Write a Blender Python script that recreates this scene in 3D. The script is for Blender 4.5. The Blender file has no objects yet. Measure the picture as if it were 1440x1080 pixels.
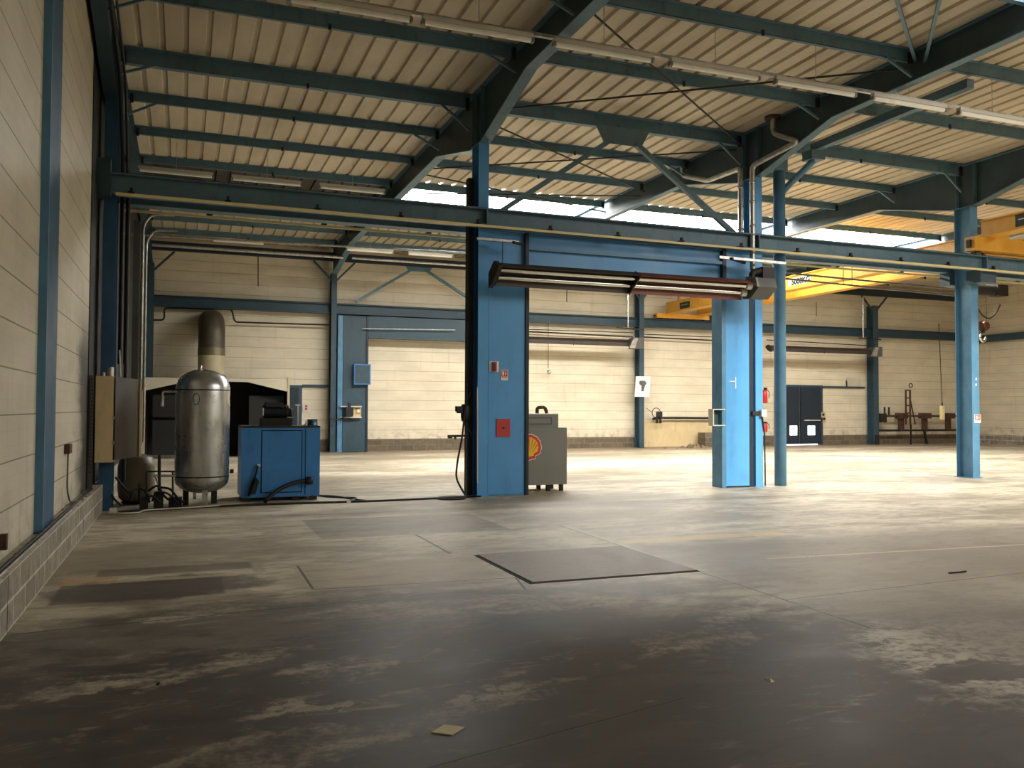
import bpy, math, random
import numpy as np
from mathutils import Vector, Matrix
random.seed(7)
scene = bpy.context.scene
col = scene.collection
PI = math.pi

# ------------------------------------------------------------------ camera
EYE = 1.6
FPX, YAW, PIT, ROL = 1208.9, 0.36483927, 0.02912757, 0.00411077
_F = Vector((math.sin(YAW)*math.cos(PIT), math.cos(YAW)*math.cos(PIT), math.sin(PIT)))
_R0 = Vector((math.cos(YAW), -math.sin(YAW), 0)); _U0 = _R0.cross(_F)
_R = math.cos(ROL)*_R0 + math.sin(ROL)*_U0
_U = -math.sin(ROL)*_R0 + math.cos(ROL)*_U0
EYEP = Vector((0, 0, EYE))
cd = bpy.data.cameras.new('camera'); cam = bpy.data.objects.new('camera', cd); col.objects.link(cam)
cd.sensor_width = 36; cd.lens = 36*FPX/1440; cd.clip_start = .05; cd.clip_end = 300
cam.matrix_world = Matrix(((_R.x, _U.x, -_F.x, 0), (_R.y, _U.y, -_F.y, 0), (_R.z, _U.z, -_F.z, EYE), (0, 0, 0, 1)))
scene.camera = cam
def ray(px, py): return _F + _R*((px-720)/FPX) - _U*((py-540)/FPX)
def aY(px, py, Y): d = ray(px, py); return EYEP + d*(Y/d.y)      # the point of a sight line at depth Y
def aX(px, py, X): d = ray(px, py); return EYEP + d*(X/d.x)
def aZ(px, py, Z=0): d = ray(px, py); return EYEP + d*((Z-EYE)/d.z)

# ------------------------------------------------------------------ materials
def lin(c):
    return tuple(((v/255)/12.92 if v/255 <= .04045 else ((v/255+.055)/1.055)**2.4) for v in c)
class NT:
    def __init__(s, name):
        s.m = bpy.data.materials.new(name); s.m.use_nodes = True
        s.t = s.m.node_tree; s.t.nodes.clear()
        s.out = s.t.nodes.new('ShaderNodeOutputMaterial')
        s.b = s.t.nodes.new('ShaderNodeBsdfPrincipled')
        s.t.links.new(s.b.outputs[0], s.out.inputs[0])
        s._pos = None
    def n(s, typ, **kw):
        nd = s.t.nodes.new(typ)
        for k, v in kw.items(): setattr(nd, k, v)
        return nd
    def l(s, a, b): s.t.links.new(a, b)
    def put(s, sock, v):
        if hasattr(v, 'links'): s.l(v, sock)
        else:
            if isinstance(v, tuple) and len(v) == 3 and len(sock.default_value) == 4: v = (*v, 1)
            sock.default_value = v
    def math(s, op, a, b=0.0, c=None, clamp=False):
        nd = s.n('ShaderNodeMath', operation=op); nd.use_clamp = clamp
        s.put(nd.inputs[0], a); s.put(nd.inputs[1], b)
        if c is not None: s.put(nd.inputs[2], c)
        return nd.outputs[0]
    def pos(s):
        if s._pos is None: s._pos = s.n('ShaderNodeNewGeometry').outputs['Position']
        return s._pos
    def xyz(s, v):
        nd = s.n('ShaderNodeSeparateXYZ'); s.l(v, nd.inputs[0]); return nd.outputs
    def noise(s, vec, scale, detail=4, rough=.55, dist=0.0):
        nd = s.n('ShaderNodeTexNoise'); s.l(vec, nd.inputs['Vector'])
        nd.inputs['Scale'].default_value = scale; nd.inputs['Detail'].default_value = detail
        nd.inputs['Roughness'].default_value = rough; nd.inputs['Distortion'].default_value = dist
        return nd
    def ramp(s, f, a, b, lo=0.0, hi=1.0):
        nd = s.n('ShaderNodeMapRange'); nd.interpolation_type = 'SMOOTHSTEP'
        s.put(nd.inputs[0], f)
        for i, v in zip((1, 2, 3, 4), (a, b, lo, hi)): nd.inputs[i].default_value = v
        return nd.outputs[0]
    def mix(s, f, a, b, typ='MIX'):
        nd = s.n('ShaderNodeMix'); nd.data_type = 'RGBA'; nd.blend_type = typ
        s.put(nd.inputs['Factor'], f); s.put(nd.inputs['A'], a); s.put(nd.inputs['B'], b)
        return nd.outputs['Result']
    def scale(s, v, sx, sy, sz):
        nd = s.n('ShaderNodeMapping'); s.l(v, nd.inputs[0]); nd.inputs['Scale'].default_value = (sx, sy, sz); return nd.outputs[0]
    def bump(s, h, strength=.3, dist=.01):
        nd = s.n('ShaderNodeBump'); s.put(nd.inputs['Height'], h); nd.inputs['Strength'].default_value = strength
        nd.inputs['Distance'].default_value = dist; s.l(nd.outputs[0], s.b.inputs['Normal'])
    def base(s, v): s.put(s.b.inputs['Base Color'], v)
    def rough(s, v): s.put(s.b.inputs['Roughness'], v)

M = {}
def paint(name, c, rough=.5, metal=0.0, var=.12, nscale=3.0, dirt=None, dirt_amt=.35, spec=.5):
    t = NT(name); a = lin(c)
    nz = t.noise(t.pos(), nscale, 5).outputs['Fac']
    lo = tuple(v*(1-var) for v in a); hi = tuple(min(1, v*(1+var)) for v in a)
    cc = t.mix(t.ramp(nz, .3, .7), lo, hi)
    if dirt:
        n2 = t.noise(t.scale(t.pos(), 1, 1, .35), nscale*2.3, 6, .65).outputs['Fac']
        cc = t.mix(t.math('MULTIPLY', t.ramp(n2, .5, .75), dirt_amt), cc, lin(dirt))
    t.base(cc)
    t.rough(t.ramp(nz, .2, .8, max(0, rough-.08), min(1, rough+.08)))
    t.b.inputs['Metallic'].default_value = metal
    t.b.inputs['Specular IOR Level'].default_value = spec
    M[name] = t.m; return t
paint('blue_paint', (84, 132, 164), .42, dirt=(40, 52, 58), dirt_amt=.3)
paint('bright_blue_paint', (86, 158, 216), .38, var=.05, nscale=1.2, dirt=(52, 84, 108), dirt_amt=.22)
paint('teal_paint', (88, 118, 132), .5, dirt=(44, 46, 44), dirt_amt=.4)
paint('wall_column_blue', (42, 84, 116), .5, dirt=(30, 44, 56), dirt_amt=.3)
paint('shaded_rafter_web', (58, 76, 84), .55, dirt=(34, 34, 34), dirt_amt=.5)  # darker than the flanges: shade of the web faces put into the colour
paint('deep_blue_paint', (48, 72, 84), .5, dirt=(36, 44, 48), dirt_amt=.4)
paint('dark_navy_paint', (26, 40, 54), .5, dirt=(20, 22, 24))
paint('machine_blue', (56, 126, 192), .42, var=.06, nscale=2.0, dirt=(34, 60, 90), dirt_amt=.35)
paint('dark_steel', (44, 40, 37), .55, .3, dirt=(70, 52, 38), dirt_amt=.4)
paint('black_rubber', (20, 20, 20), .6)
paint('rusty_steel', (84, 58, 44), .7, .2, dirt=(46, 34, 28), dirt_amt=.7, nscale=9)
paint('red_brown_hood', (112, 66, 54), .5, .3, dirt=(54, 46, 42), dirt_amt=.75, nscale=1.4)
paint('brown_hood', (72, 64, 58), .5, .4, dirt=(44, 38, 34), dirt_amt=.5)
paint('galvanised', (186, 184, 178), .35, .75, var=.2, nscale=8, dirt=(96, 92, 84), dirt_amt=.5)
paint('chrome', (210, 208, 200), .16, 1.0, var=.03)
paint('tank_metal', (186, 190, 190), .3, .9, var=.16, nscale=2.6, dirt=(120, 116, 106), dirt_amt=.45)
paint('grey_paint', (128, 128, 120), .5, var=.06, nscale=1.5)
paint('dark_grey_paint', (84, 84, 80), .5)
paint('cream_paint', (206, 184, 140), .55, var=.05, dirt=(150, 130, 96), dirt_amt=.35)
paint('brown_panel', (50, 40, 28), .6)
paint('white_paint', (232, 230, 222), .5, var=.03)
paint('pale_plastic', (196, 188, 164), .5, var=.05)
paint('crane_yellow', (216, 160, 56), .42, var=.06, dirt=(176, 120, 30), dirt_amt=.3)
paint('rail_yellow', (222, 204, 144), .5, var=.05)
paint('sign_red', (200, 52, 40), .45, var=.03)
paint('panel_red', (184, 58, 56), .5, var=.04, nscale=6)
paint('extinguisher_red', (200, 40, 34), .35, var=.03)
paint('sign_blue', (40, 130, 190), .45)
paint('booth_black', (20, 20, 18), .75)
paint('duct_dark', (86, 80, 66), .5, .5, var=.15, nscale=4)
paint('duct_band', (116, 108, 86), .45, .5)
paint('duct_pale', (182, 170, 136), .6, var=.1)
paint('plate_steel', (118, 106, 92), .55, .1, var=.1, nscale=4, dirt=(78, 68, 58), dirt_amt=.6)
paint('gap_dark', (24, 21, 18), .9)
paint('logo_red', (226, 52, 34), .45, var=.02)
paint('logo_yellow', (250, 204, 44), .45, var=.02)
paint('wood_pale', (196, 158, 110), .6)
paint('label_green', (34, 44, 32), .5)
paint('pvc_white', (206, 202, 188), .45, var=.04)
paint('tube_glass', (238, 236, 226), .25, var=.01)
paint('drum_plastic', (122, 112, 88), .45, var=.12)
paint('debris', (120, 104, 82), .9, var=.3, nscale=14)

def grooves(t, coord, pitch, w):            # 1 on the groove lines of cladding laid every pitch metres
    f = t.math('FRACT', t.math('DIVIDE', coord, pitch))
    d = t.math('ABSOLUTE', t.math('SUBTRACT', f, .5))
    return t.ramp(d, .5-w*2, .5-w*.6)
def siding(name, c, soot=False):
    t = NT(name); x, y, z = t.xyz(t.pos())
    zz = t.math('SUBTRACT', z, .41)
    g = grooves(t, zz, .375, .012)
    g2 = grooves(t, zz, .125, .05)
    nz = t.noise(t.scale(t.pos(), .5, .5, 1.4), 1.6, 6, .6).outputs['Fac']
    st = t.noise(t.scale(t.pos(), 6, 6, .5), 1.2, 5, .6).outputs['Fac']
    a = lin(c)
    cc = t.mix(t.ramp(nz, .3, .7), tuple(v*.9 for v in a), tuple(min(1, v*1.05) for v in a))
    cc = t.mix(t.math('MULTIPLY', t.ramp(st, .55, .8), .25), cc, lin((150, 128, 92)))
    low = t.math('MULTIPLY', t.ramp(z, 1.1, .42), t.ramp(t.noise(t.pos(), 3, 6, .7).outputs['Fac'], .42, .7))
    cc = t.mix(t.math('MULTIPLY', low, .5), cc, lin((92, 78, 56)))
    cc = t.mix(t.math('MULTIPLY', g, .62), cc, lin((70, 62, 46)))
    cc = t.mix(t.math('MULTIPLY', g2, .05), cc, lin((90, 80, 60)))
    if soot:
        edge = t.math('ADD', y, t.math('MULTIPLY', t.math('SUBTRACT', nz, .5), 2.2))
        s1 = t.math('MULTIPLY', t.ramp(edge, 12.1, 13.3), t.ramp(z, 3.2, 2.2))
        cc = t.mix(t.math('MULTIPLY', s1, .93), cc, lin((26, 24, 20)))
    t.base(cc); t.rough(.55)
    t.bump(t.math('MULTIPLY', g, -1.0), .5, .01)
    M[name] = t.m
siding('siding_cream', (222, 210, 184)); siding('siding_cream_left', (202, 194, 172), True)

def blocks(name, axis, mortar=(176, 166, 150), bc=(124, 114, 100)):
    t = NT(name); x, y, z = t.xyz(t.pos())
    cb = t.n('ShaderNodeCombineXYZ'); t.l(x if axis == 'x' else y, cb.inputs[0]); t.l(z, cb.inputs[1])
    br = t.n('ShaderNodeTexBrick'); t.l(cb.outputs[0], br.inputs['Vector'])
    br.inputs['Scale'].default_value = 1.0; br.inputs['Brick Width'].default_value = .5; br.inputs['Row Height'].default_value = .205
    br.inputs['Mortar Size'].default_value = .013; br.inputs['Mortar Smooth'].default_value = .3
    br.inputs['Color1'].default_value = (*lin(bc), 1); br.inputs['Color2'].default_value = (*lin(tuple(v*.85 for v in bc)), 1)
    br.inputs['Mortar'].default_value = (*lin(mortar), 1)
    nz = t.noise(t.pos(), 7, 6, .7).outputs['Fac']
    cc = t.mix(t.math('MULTIPLY', t.ramp(nz, .42, .68), .5), br.outputs['Color'], lin((76, 68, 56)))
    t.base(cc); t.rough(.85); t.bump(t.math('SUBTRACT', nz, br.outputs['Fac']), .35, .01)
    M[name] = t.m
blocks('block_wall_y', 'y', (196, 188, 172), (148, 139, 124)); blocks('block_wall_x', 'x', (124, 112, 92), (116, 102, 82))

t = NT('roof_sheet'); nz = t.noise(t.scale(t.pos(), 1, .25, 1), 1.1, 6, .65).outputs['Fac']
nz2 = t.noise(t.pos(), .5, 4).outputs['Fac']
cc = t.mix(t.ramp(nz, .35, .7), lin((208, 196, 172)), lin((184, 170, 146)))
cc = t.mix(t.math('MULTIPLY', t.ramp(nz2, .45, .7), .35), cc, lin((160, 146, 122)))
t.base(cc); t.rough(.55); M['roof_sheet'] = t.m

# translucent roof lights: daylight glows in them and part of the sun passes through
for nm, st, cl in (('skylight_sheet', 19.0, 0.0), ('clear_roof_sheet', 8.0, .6)):
    t = NT(nm); em = t.n('ShaderNodeEmission'); em.inputs['Color'].default_value = (1, .985, .94, 1)
    em.inputs['Strength'].default_value = st
    tr = t.n('ShaderNodeBsdfTransparent'); tr.inputs['Color'].default_value = (.95, .93, .88, 1)
    mx = t.n('ShaderNodeMixShader'); mx.inputs[0].default_value = cl
    t.l(em.outputs[0], mx.inputs[1]); t.l(tr.outputs[0], mx.inputs[2]); t.l(mx.outputs[0], t.out.inputs[0])
    M[nm] = t.m
t = NT('daylit_louvre'); t.base((.8, .8, .8)); t.b.inputs['Emission Color'].default_value = (1, 1, .97, 1); t.b.inputs['Emission Strength'].default_value = 1.6  # emission puts daylight into the vents and the door gap
M['daylit_louvre'] = t.m

# ---- the concrete floor, with its worn, wet and oily patches where they lie
t = NT('concrete_floor')
P = t.pos(); x, y, z = t.xyz(P)
big = t.noise(t.scale(P, .45, 1, 1), .55, 6, .6, .4).outputs['Fac']
med = t.noise(t.scale(P, .7, 1.3, 1), 1.9, 8, .68, .3).outputs['Fac']
fine = t.noise(P, 14, 6, .7).outputs['Fac']
warp = t.noise(P, 1.7, 6, .7)
wx, wy, wz = t.xyz(warp.outputs['Color'])
X = t.math('ADD', x, t.math('MULTIPLY', t.math('SUBTRACT', wx, .5), 1.1))
Y = t.math('ADD', y, t.math('MULTIPLY', t.math('SUBTRACT', wy, .5), 1.1))
def ell(cx, cy, rx, ry, rot=0.0, soft=.35):
    c, s_ = math.cos(rot), math.sin(rot)
    dx = t.math('SUBTRACT', X, cx); dy = t.math('SUBTRACT', Y, cy)
    u = t.math('DIVIDE', t.math('ADD', t.math('MULTIPLY', dx, c), t.math('MULTIPLY', dy, s_)), rx)
    v = t.math('DIVIDE', t.math('SUBTRACT', t.math('MULTIPLY', dy, c), t.math('MULTIPLY', dx, s_)), ry)
    return t.ramp(t.math('ADD', t.math('MULTIPLY', u, u), t.math('MULTIPLY', v, v)), 1+soft, 1-soft)
def rect(x0, x1, y0, y1, soft=.02):
    a = t.math('MULTIPLY', t.ramp(x, x0-soft, x0+soft), t.ramp(x, x1+soft, x1-soft))
    b = t.math('MULTIPLY', t.ramp(y, y0-soft, y0+soft), t.ramp(y, y1+soft, y1-soft))
    return t.math('MULTIPLY', a, b)
def seg(ax, ay, bx, by, w):
    L = math.hypot(bx-ax, by-ay); ux, uy = (bx-ax)/L, (by-ay)/L
    dx = t.math('SUBTRACT', x, ax); dy = t.math('SUBTRACT', y, ay)
    u = t.math('ADD', t.math('MULTIPLY', dx, ux), t.math('MULTIPLY', dy, uy))
    v = t.math('ABSOLUTE', t.math('SUBTRACT', t.math('MULTIPLY', dy, ux), t.math('MULTIPLY', dx, uy)))
    v = t.math('ADD', v, t.math('MULTIPLY', t.math('SUBTRACT', fine, .5), w*.8))
    return t.math('MULTIPLY', t.math('MULTIPLY', t.ramp(u, -.01, .01), t.ramp(u, L+.01, L-.01)), t.ramp(v, w, w*.5))
def most(L):
    r = L[0]
    for q in L[1:]: r = t.math('MAXIMUM', r, q)
    return r
pale_c, mid_c, dark_c = lin((200, 190, 166)), lin((148, 136, 116)), lin((54, 48, 43))
mixf = t.math('ADD', t.math('MULTIPLY', big, .55), t.math('MULTIPLY', med, .45))
clean = t.mix(t.ramp(mixf, .42, .58), mid_c, pale_c)
clean = t.mix(t.math('MULTIPLY', t.ramp(med, .56, .7), .5), clean, lin((108, 94, 78)))
# the far end of the hall is swept clean, the near end is dark with old oil and dust
front = t.math('ADD', t.math('SUBTRACT', y, .3), t.math('MULTIPLY', t.math('MAXIMUM', t.math('SUBTRACT', x, 3.0), 0.0), .42))
front = t.math('ADD', front, t.math('MULTIPLY', t.math('SUBTRACT', big, .5), 3.2))
front = t.math('ADD', front, t.math('MULTIPLY', t.math('SUBTRACT', med, .5), 3.0))
front = t.math('ADD', front, t.math('MULTIPLY', t.math('SUBTRACT', fine, .5), 1.2))
dirty = t.ramp(front, 8.0, 5.4)
DK = lambda a: a
dirty = t.math('MAXIMUM', dirty, t.math('MULTIPLY', most([ell(.9, 6.6, 2.6, .9), ell(-.2, 8.3, .9, .5)]), .85))
palefront = most([ell(5.4, 4.2, 1.0, .75), ell(4.75, 3.55, .75, .3, .3), ell(3.9, 5.55, 1.3, .16, .55), ell(3.35, 5.1, .4, .28),
                  ell(2.6, 6.65, 1.7, .32, -.1), ell(.7, 7.3, 1.4, .14, .15), ell(-.1, 5.6, .8, .16, .3), ell(.9, 5.35, .35, .22),
                  ell(.25, 4.1, .7, .25, .3), ell(1.4, 4.4, .9, .10, .35), ell(.6, 4.75, .22, .1), ell(7.0, 5.6, 1.6, .5)])
palefront = t.math('MULTIPLY', palefront, t.ramp(t.math('ADD', t.math('MULTIPLY', med, .55), t.math('MULTIPLY', fine, .45)), .42, .6))
hole = ell(4.65, 3.95, .38, .22)
palefront = t.math('MULTIPLY', palefront, t.math('SUBTRACT', 1.0, hole))
dirty = t.math('MULTIPLY', dirty, t.math('SUBTRACT', 1.0, t.math('MULTIPLY', palefront, .5)))
darkm = t.mix(t.ramp(med, .35, .7), dark_c, lin((78, 70, 62)))
stk = t.noise(t.scale(P, 1.1, 2.6, 1), 2.2, 12, .72, .5).outputs['Fac']
darkm = t.mix(t.math('MULTIPLY', t.math('MULTIPLY', t.ramp(stk, .54, .66), t.ramp(big, .36, .58)), .62), darkm, lin((150, 138, 116)))
darkm = t.mix(t.math('MULTIPLY', t.ramp(stk, .46, .36), .5), darkm, lin((44, 38, 34)))
clean = t.mix(t.math('MULTIPLY', t.ramp(stk, .50, .40), .45), clean, lin((116, 102, 84)))
cc = t.mix(dirty, clean, darkm)
bigp = t.math('MULTIPLY', ell(5.3, 4.15, 1.15, .95), t.ramp(t.math('ADD', t.math('MULTIPLY', stk, .6), t.math('MULTIPLY', fine, .4)), .42, .56))
cc = t.mix(t.math('MULTIPLY', t.math('MULTIPLY', bigp, t.math('SUBTRACT', 1.0, hole)), .7), cc, lin((190, 180, 160)))
# patched slabs and broad soft darker bands across the floor
for (r, c, a) in ((rect(-1.0, .36, 7.85, 8.66), (66, 58, 50), .75), (rect(-.75, .68, 9.0, 9.38), (84, 72, 60), .7),
                  (rect(.66, .78, 8.75, 9.4), (150, 138, 120), .6), (rect(-1.05, -.55, 8.66, 9.0), (176, 132, 74), .45),
                  (rect(-.55, .5, 8.66, 8.78), (182, 168, 140), .6),
                  (rect(1.6, 4.1, 10.7, 12.6), (104, 96, 88), .55), (rect(4.9, 14, 1.0, 8.9, .5), (112, 101, 90), .72),
                  (rect(1.05, 2.9, 7.7, 8.95), (158, 140, 112), .5), (rect(-1, 12, 12.9, 13.4, .15), (96, 88, 78), .35),
                  (rect(0, 20, 18, 20.5, .8), (108, 96, 82), .4), (rect(-1, 36, 29.6, 33, 1.2), (122, 100, 76), .6), (rect(0, 30, 26.5, 28, .8), (116, 100, 82), .4)):
    cc = t.mix(t.math('MULTIPLY', r, a), cc, lin(c))
cc = t.mix(t.math('MULTIPLY', rect(4.95, 7.32, 9.14, 9.42, .03), .6), cc, lin((206, 178, 116)))
cc = t.mix(t.math('MULTIPLY', most([seg(5.9, 7.72, 14, 7.2, .035), seg(4.95, 10.9, 4.78, 7.3, .03)]), .45), cc, lin((206, 192, 164)))
joints = most([seg(1.1, 8.95, 1.09, 7.76, .018), seg(1.09, 7.76, 2.97, 7.66, .018), seg(2.97, 7.66, 2.85, 7.1, .016), seg(2.78, 10.7, 2.78, 9.15, .02),
               seg(4.86, 10.9, 4.74, 5.0, .012), seg(4.74, 6.0, 9.5, 6.3, .01), seg(-1.1, 6.95, 2.3, 7.25, .012), seg(.5, 13.15, 30, 13.5, .02), seg(-1.1, 3.2, 2.6, 4.15, .01)])
cc = t.mix(t.math('MULTIPLY', joints, .85), cc, lin((34, 28, 22)))
cc = t.mix(t.math('MULTIPLY', t.ramp(fine, .52, .8), .25), cc, lin((70, 60, 50)))
t.base(cc)
t.rough(t.math('ADD', t.math('MULTIPLY', med, .35), .33)); t.b.inputs['Specular IOR Level'].default_value = .4
t.bump(t.math('SUBTRACT', t.math('MULTIPLY', fine, .3), t.math('MULTIPLY', joints, 2.0)), .25, .008)
M['concrete_floor'] = t.m

# ------------------------------------------------------------------ mesh builder
EACH = set('cleat brace end_cap clamp door_leaf stiffener leg foot hinge wheel clamp_head bracket peg rung upright plug button rail plate rib pressed_rib stiffening_rib bolt clip valve_body hose_hook cable_gland weld_seam kick_strip panel weld vent_grille call_point side_panel post pictogram fitting head_plate'.split())
class MB:
    def __init__(s): s.v = []; s.f = []; s.sm = []; s.g = []
    def add(s, vs, fs, smooth=False):
        o = len(s.v); s.v += [Vector(v) for v in vs]
        for f in fs: s.f.append([i+o for i in f]); s.sm.append(smooth)
        return s
    def mark(s): s.g.append((len(s.v), len(s.f)))
    def box(s, x0, x1, y0, y1, z0, z1):
        s.mark(); vs = [(x, y, z) for z in (z0, z1) for y in (y0, y1) for x in (x0, x1)]
        return s.add(vs, [(0, 2, 3, 1), (4, 5, 7, 6), (0, 1, 5, 4), (2, 6, 7, 3), (0, 4, 6, 2), (1, 3, 7, 5)])
    def bar(s, p, q, w, h, up=(0, 0, 1)):
        s.mark(); p, q = Vector(p), Vector(q); d = (q-p).normalized(); up = Vector(up)
        if abs(d.dot(up)) > .98: up = Vector((0, 1, 0))
        a = d.cross(up).normalized(); b = a.cross(d).normalized()
        vs = [c + a*(w/2)*i + b*(h/2)*j for c in (p, q) for i, j in ((-1, -1), (1, -1), (1, 1), (-1, 1))]
        return s.add(vs, [(3, 2, 1, 0), (4, 5, 6, 7), (0, 1, 5, 4), (1, 2, 6, 5), (2, 3, 7, 6), (3, 0, 4, 7)])
    def tube(s, pts, r, n=10, caps=True):
        s.mark(); pts = [Vector(p) for p in pts]; rings = []; prev = None
        for i, p in enumerate(pts):
            d = (pts[min(i+1, len(pts)-1)] - pts[max(i-1, 0)]).normalized()
            if prev is None:
                u = d.cross(Vector((0, 0, 1)) if abs(d.z) < .9 else Vector((1, 0, 0))).normalized()
            else:
                u = (prev - d*prev.dot(d)).normalized()
            prev = u; w = d.cross(u)
            rr = r[i] if isinstance(r, (list, tuple)) else r
            rings.append([p + (u*math.cos(2*PI*k/n) + w*math.sin(2*PI*k/n))*rr for k in range(n)])
        vs = [v for rg in rings for v in rg]; fs = []
        for i in range(len(pts)-1):
            for k in range(n): fs.append((i*n+k, i*n+(k+1) % n, (i+1)*n+(k+1) % n, (i+1)*n+k))
        s.add(vs, fs, True)
        if caps:
            s.add(rings[0], [tuple(range(n-1, -1, -1))]); s.add(rings[-1], [tuple(range(n))])
        return s
    def lathe(s, prof, c, n=32, axis='z'):
        s.mark(); c = Vector(c); vs = []; fs = []
        for r, h in prof:
            for k in range(n):
                a = 2*PI*k/n
                if axis == 'z': vs.append(c + Vector((r*math.cos(a), r*math.sin(a), h)))
                elif axis == 'y': vs.append(c + Vector((r*math.cos(a), h, r*math.sin(a))))
                else: vs.append(c + Vector((h, r*math.cos(a), r*math.sin(a))))
        for i in range(len(prof)-1):
            for k in range(n): fs.append((i*n+k, i*n+(k+1) % n, (i+1)*n+(k+1) % n, (i+1)*n+k))
        return s.add(vs, fs, True)
    def prism(s, poly, axis, a, b):      # polygon in the plane across the axis, from a to b along it
        def at(p, h): return {'x': (h, p[0], p[1]), 'y': (p[0], h, p[1]), 'z': (p[0], p[1], h)}[axis]
        s.mark(); n = len(poly); vs = [at(p, a) for p in poly] + [at(p, b) for p in poly]
        fs = [tuple(range(n)), tuple(range(2*n-1, n-1, -1))] + [(i, (i+1) % n, (i+1) % n+n, i+n) for i in range(n)]
        return s.add(vs, fs)
    def build(s, name, mat, parent=None, origin=None, fix=True):
        if parent is not None and len(s.g) > 1 and name in EACH:      # countable parts: one object each
            for i, (v0, f0) in enumerate(s.g):
                v1, f1 = s.g[i+1] if i+1 < len(s.g) else (len(s.v), len(s.f))
                m = MB(); m.v = s.v[v0:v1]; m.f = [[k-v0 for k in f] for f in s.f[f0:f1]]; m.sm = s.sm[f0:f1]
                last = m.build(name, mat, parent, fix=fix)
            return last
        if parent is None:
            if origin is None:
                xs = [v.x for v in s.v]; ys = [v.y for v in s.v]; zs = [v.z for v in s.v]
                origin = Vector(((min(xs)+max(xs))/2, (min(ys)+max(ys))/2, min(zs)))
            o0 = Vector(origin)
        else:
            o0 = Vector((0, 0, 0)); p = parent
            while p is not None: o0 += p.location; p = p.parent
        me = bpy.data.meshes.new(name)
        me.from_pydata([tuple(v-o0) for v in s.v], [], s.f)
        for p, q in zip(me.polygons, s.sm): p.use_smooth = q
        if fix:
            import bmesh
            bm = bmesh.new(); bm.from_mesh(me); bmesh.ops.recalc_face_normals(bm, faces=bm.faces); bm.to_mesh(me); bm.free()
        me.materials.append(M[mat] if isinstance(mat, str) else mat)
        o = bpy.data.objects.new(name, me); col.objects.link(o)
        if parent is not None: o.parent = parent
        else: o.location = o0
        return o
def tag(o, label=None, cat=None, group=None, kind=None):
    if label: o['label'] = label
    if cat: o['category'] = cat
    if group: o['group'] = group
    if kind: o['kind'] = kind
    return o
def empty(name, loc, label, cat, group=None):
    o = bpy.data.objects.new(name, None); o.empty_display_size = .1; col.objects.link(o); o.location = loc
    return tag(o, label, cat, group)
def structure(name, mb, mat, parent=None):
    o = mb.build(name, mat, parent)
    if parent is None: o['kind'] = 'structure'
    return o
def copy_thing(root, loc, label=None, group=None):
    r = root.copy(); col.objects.link(r); r.location = loc
    if label: r['label'] = label
    if group: r['group'] = group
    for ch in list(root.children):
        c = ch.copy(); col.objects.link(c); c.parent = r
        for g in list(ch.children):
            d = g.copy(); col.objects.link(d); d.parent = c
    return r
def arc(c, r, a0, a1, n, u, v):
    c = Vector(c); u = Vector(u); v = Vector(v)
    return [c + u*(r*math.cos(a0+(a1-a0)*i/n)) + v*(r*math.sin(a0+(a1-a0)*i/n)) for i in range(n+1)]
def bend(pts, r=.12, n=5):               # round the corners of a pipe run
    pts = [Vector(p) for p in pts]; out = [pts[0]]
    for i in range(1, len(pts)-1):
        a = (pts[i-1]-pts[i]); b = (pts[i+1]-pts[i]); rr = min(r, a.length*.45, b.length*.45)
        p0 = pts[i]+a.normalized()*rr; p1 = pts[i]+b.normalized()*rr
        for k in range(n+1):
            t_ = k/n; out.append(p0*(1-t_)**2 + pts[i]*2*t_*(1-t_) + p1*t_*t_)
    out.append(pts[-1]); return out
def wave(a, b, sag, n=12, side=(0, 0, -1)):
    a, b, side = Vector(a), Vector(b), Vector(side)
    return [a.lerp(b, i/n) + side*(sag*4*(i/n)*(1-i/n)) for i in range(n+1)]

# ------------------------------------------------------------------ the hall
XL, XR, YB, YF, ZR = -1.30, 36.6, 32.2, -6.0, 7.56
structure('floor', MB().add([(XL-.3, YF, 0), (XR, YF, 0), (XR, YB+.3, 0), (XL-.3, YB+.3, 0)], [(0, 1, 2, 3)]).box(XL-.3, XR, YF, YB+.3, -.3, -.001), 'concrete_floor')
S1 = (5.25, 27.0, 21.95, 24.15); S2 = (10.65, 27.0, -0.5, 8.62)       # the two roof-light strips
def sheet(mb, x0, x1, y0, y1):           # trapezoid profile, ribs along y every 0.35 m
    pitch, ph = .352, .05
    k0 = math.floor(x0/pitch); xs = []
    k = k0
    while k*pitch < x1 + pitch:
        b = k*pitch
        for dx, dz in ((0, 0), (.25, 0), (.268, ph), (.334, ph)): xs.append((b+dx, dz))
        k += 1
    xs = [(min(max(a, x0), x1), d) for a, d in xs]
    vs = []; fs = []
    for a, d in xs: vs += [(a, y0, ZR+d), (a, y1, ZR+d)]
    for i in range(len(xs)-1):
        if xs[i+1][0]-xs[i][0] > 1e-5: fs.append((2*i, 2*i+2, 2*i+3, 2*i+1))
    mb.add(vs, fs)
rf = MB()
sheet(rf, XL, XR, YF, S2[2]); sheet(rf, XL, S2[0], S2[2], S2[3]); sheet(rf, S2[1], XR, S2[2], S2[3])
sheet(rf, XL, XR, S2[3], S1[2]); sheet(rf, S1[1], XR, S1[2], S1[3]); sheet(rf, XL, XR, S1[3], YB)
structure('ceiling', rf, 'roof_sheet')
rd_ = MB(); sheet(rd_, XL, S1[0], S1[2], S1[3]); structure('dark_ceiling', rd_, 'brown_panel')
rc = MB()                                 # weatherproof outer skin above the ribs
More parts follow.
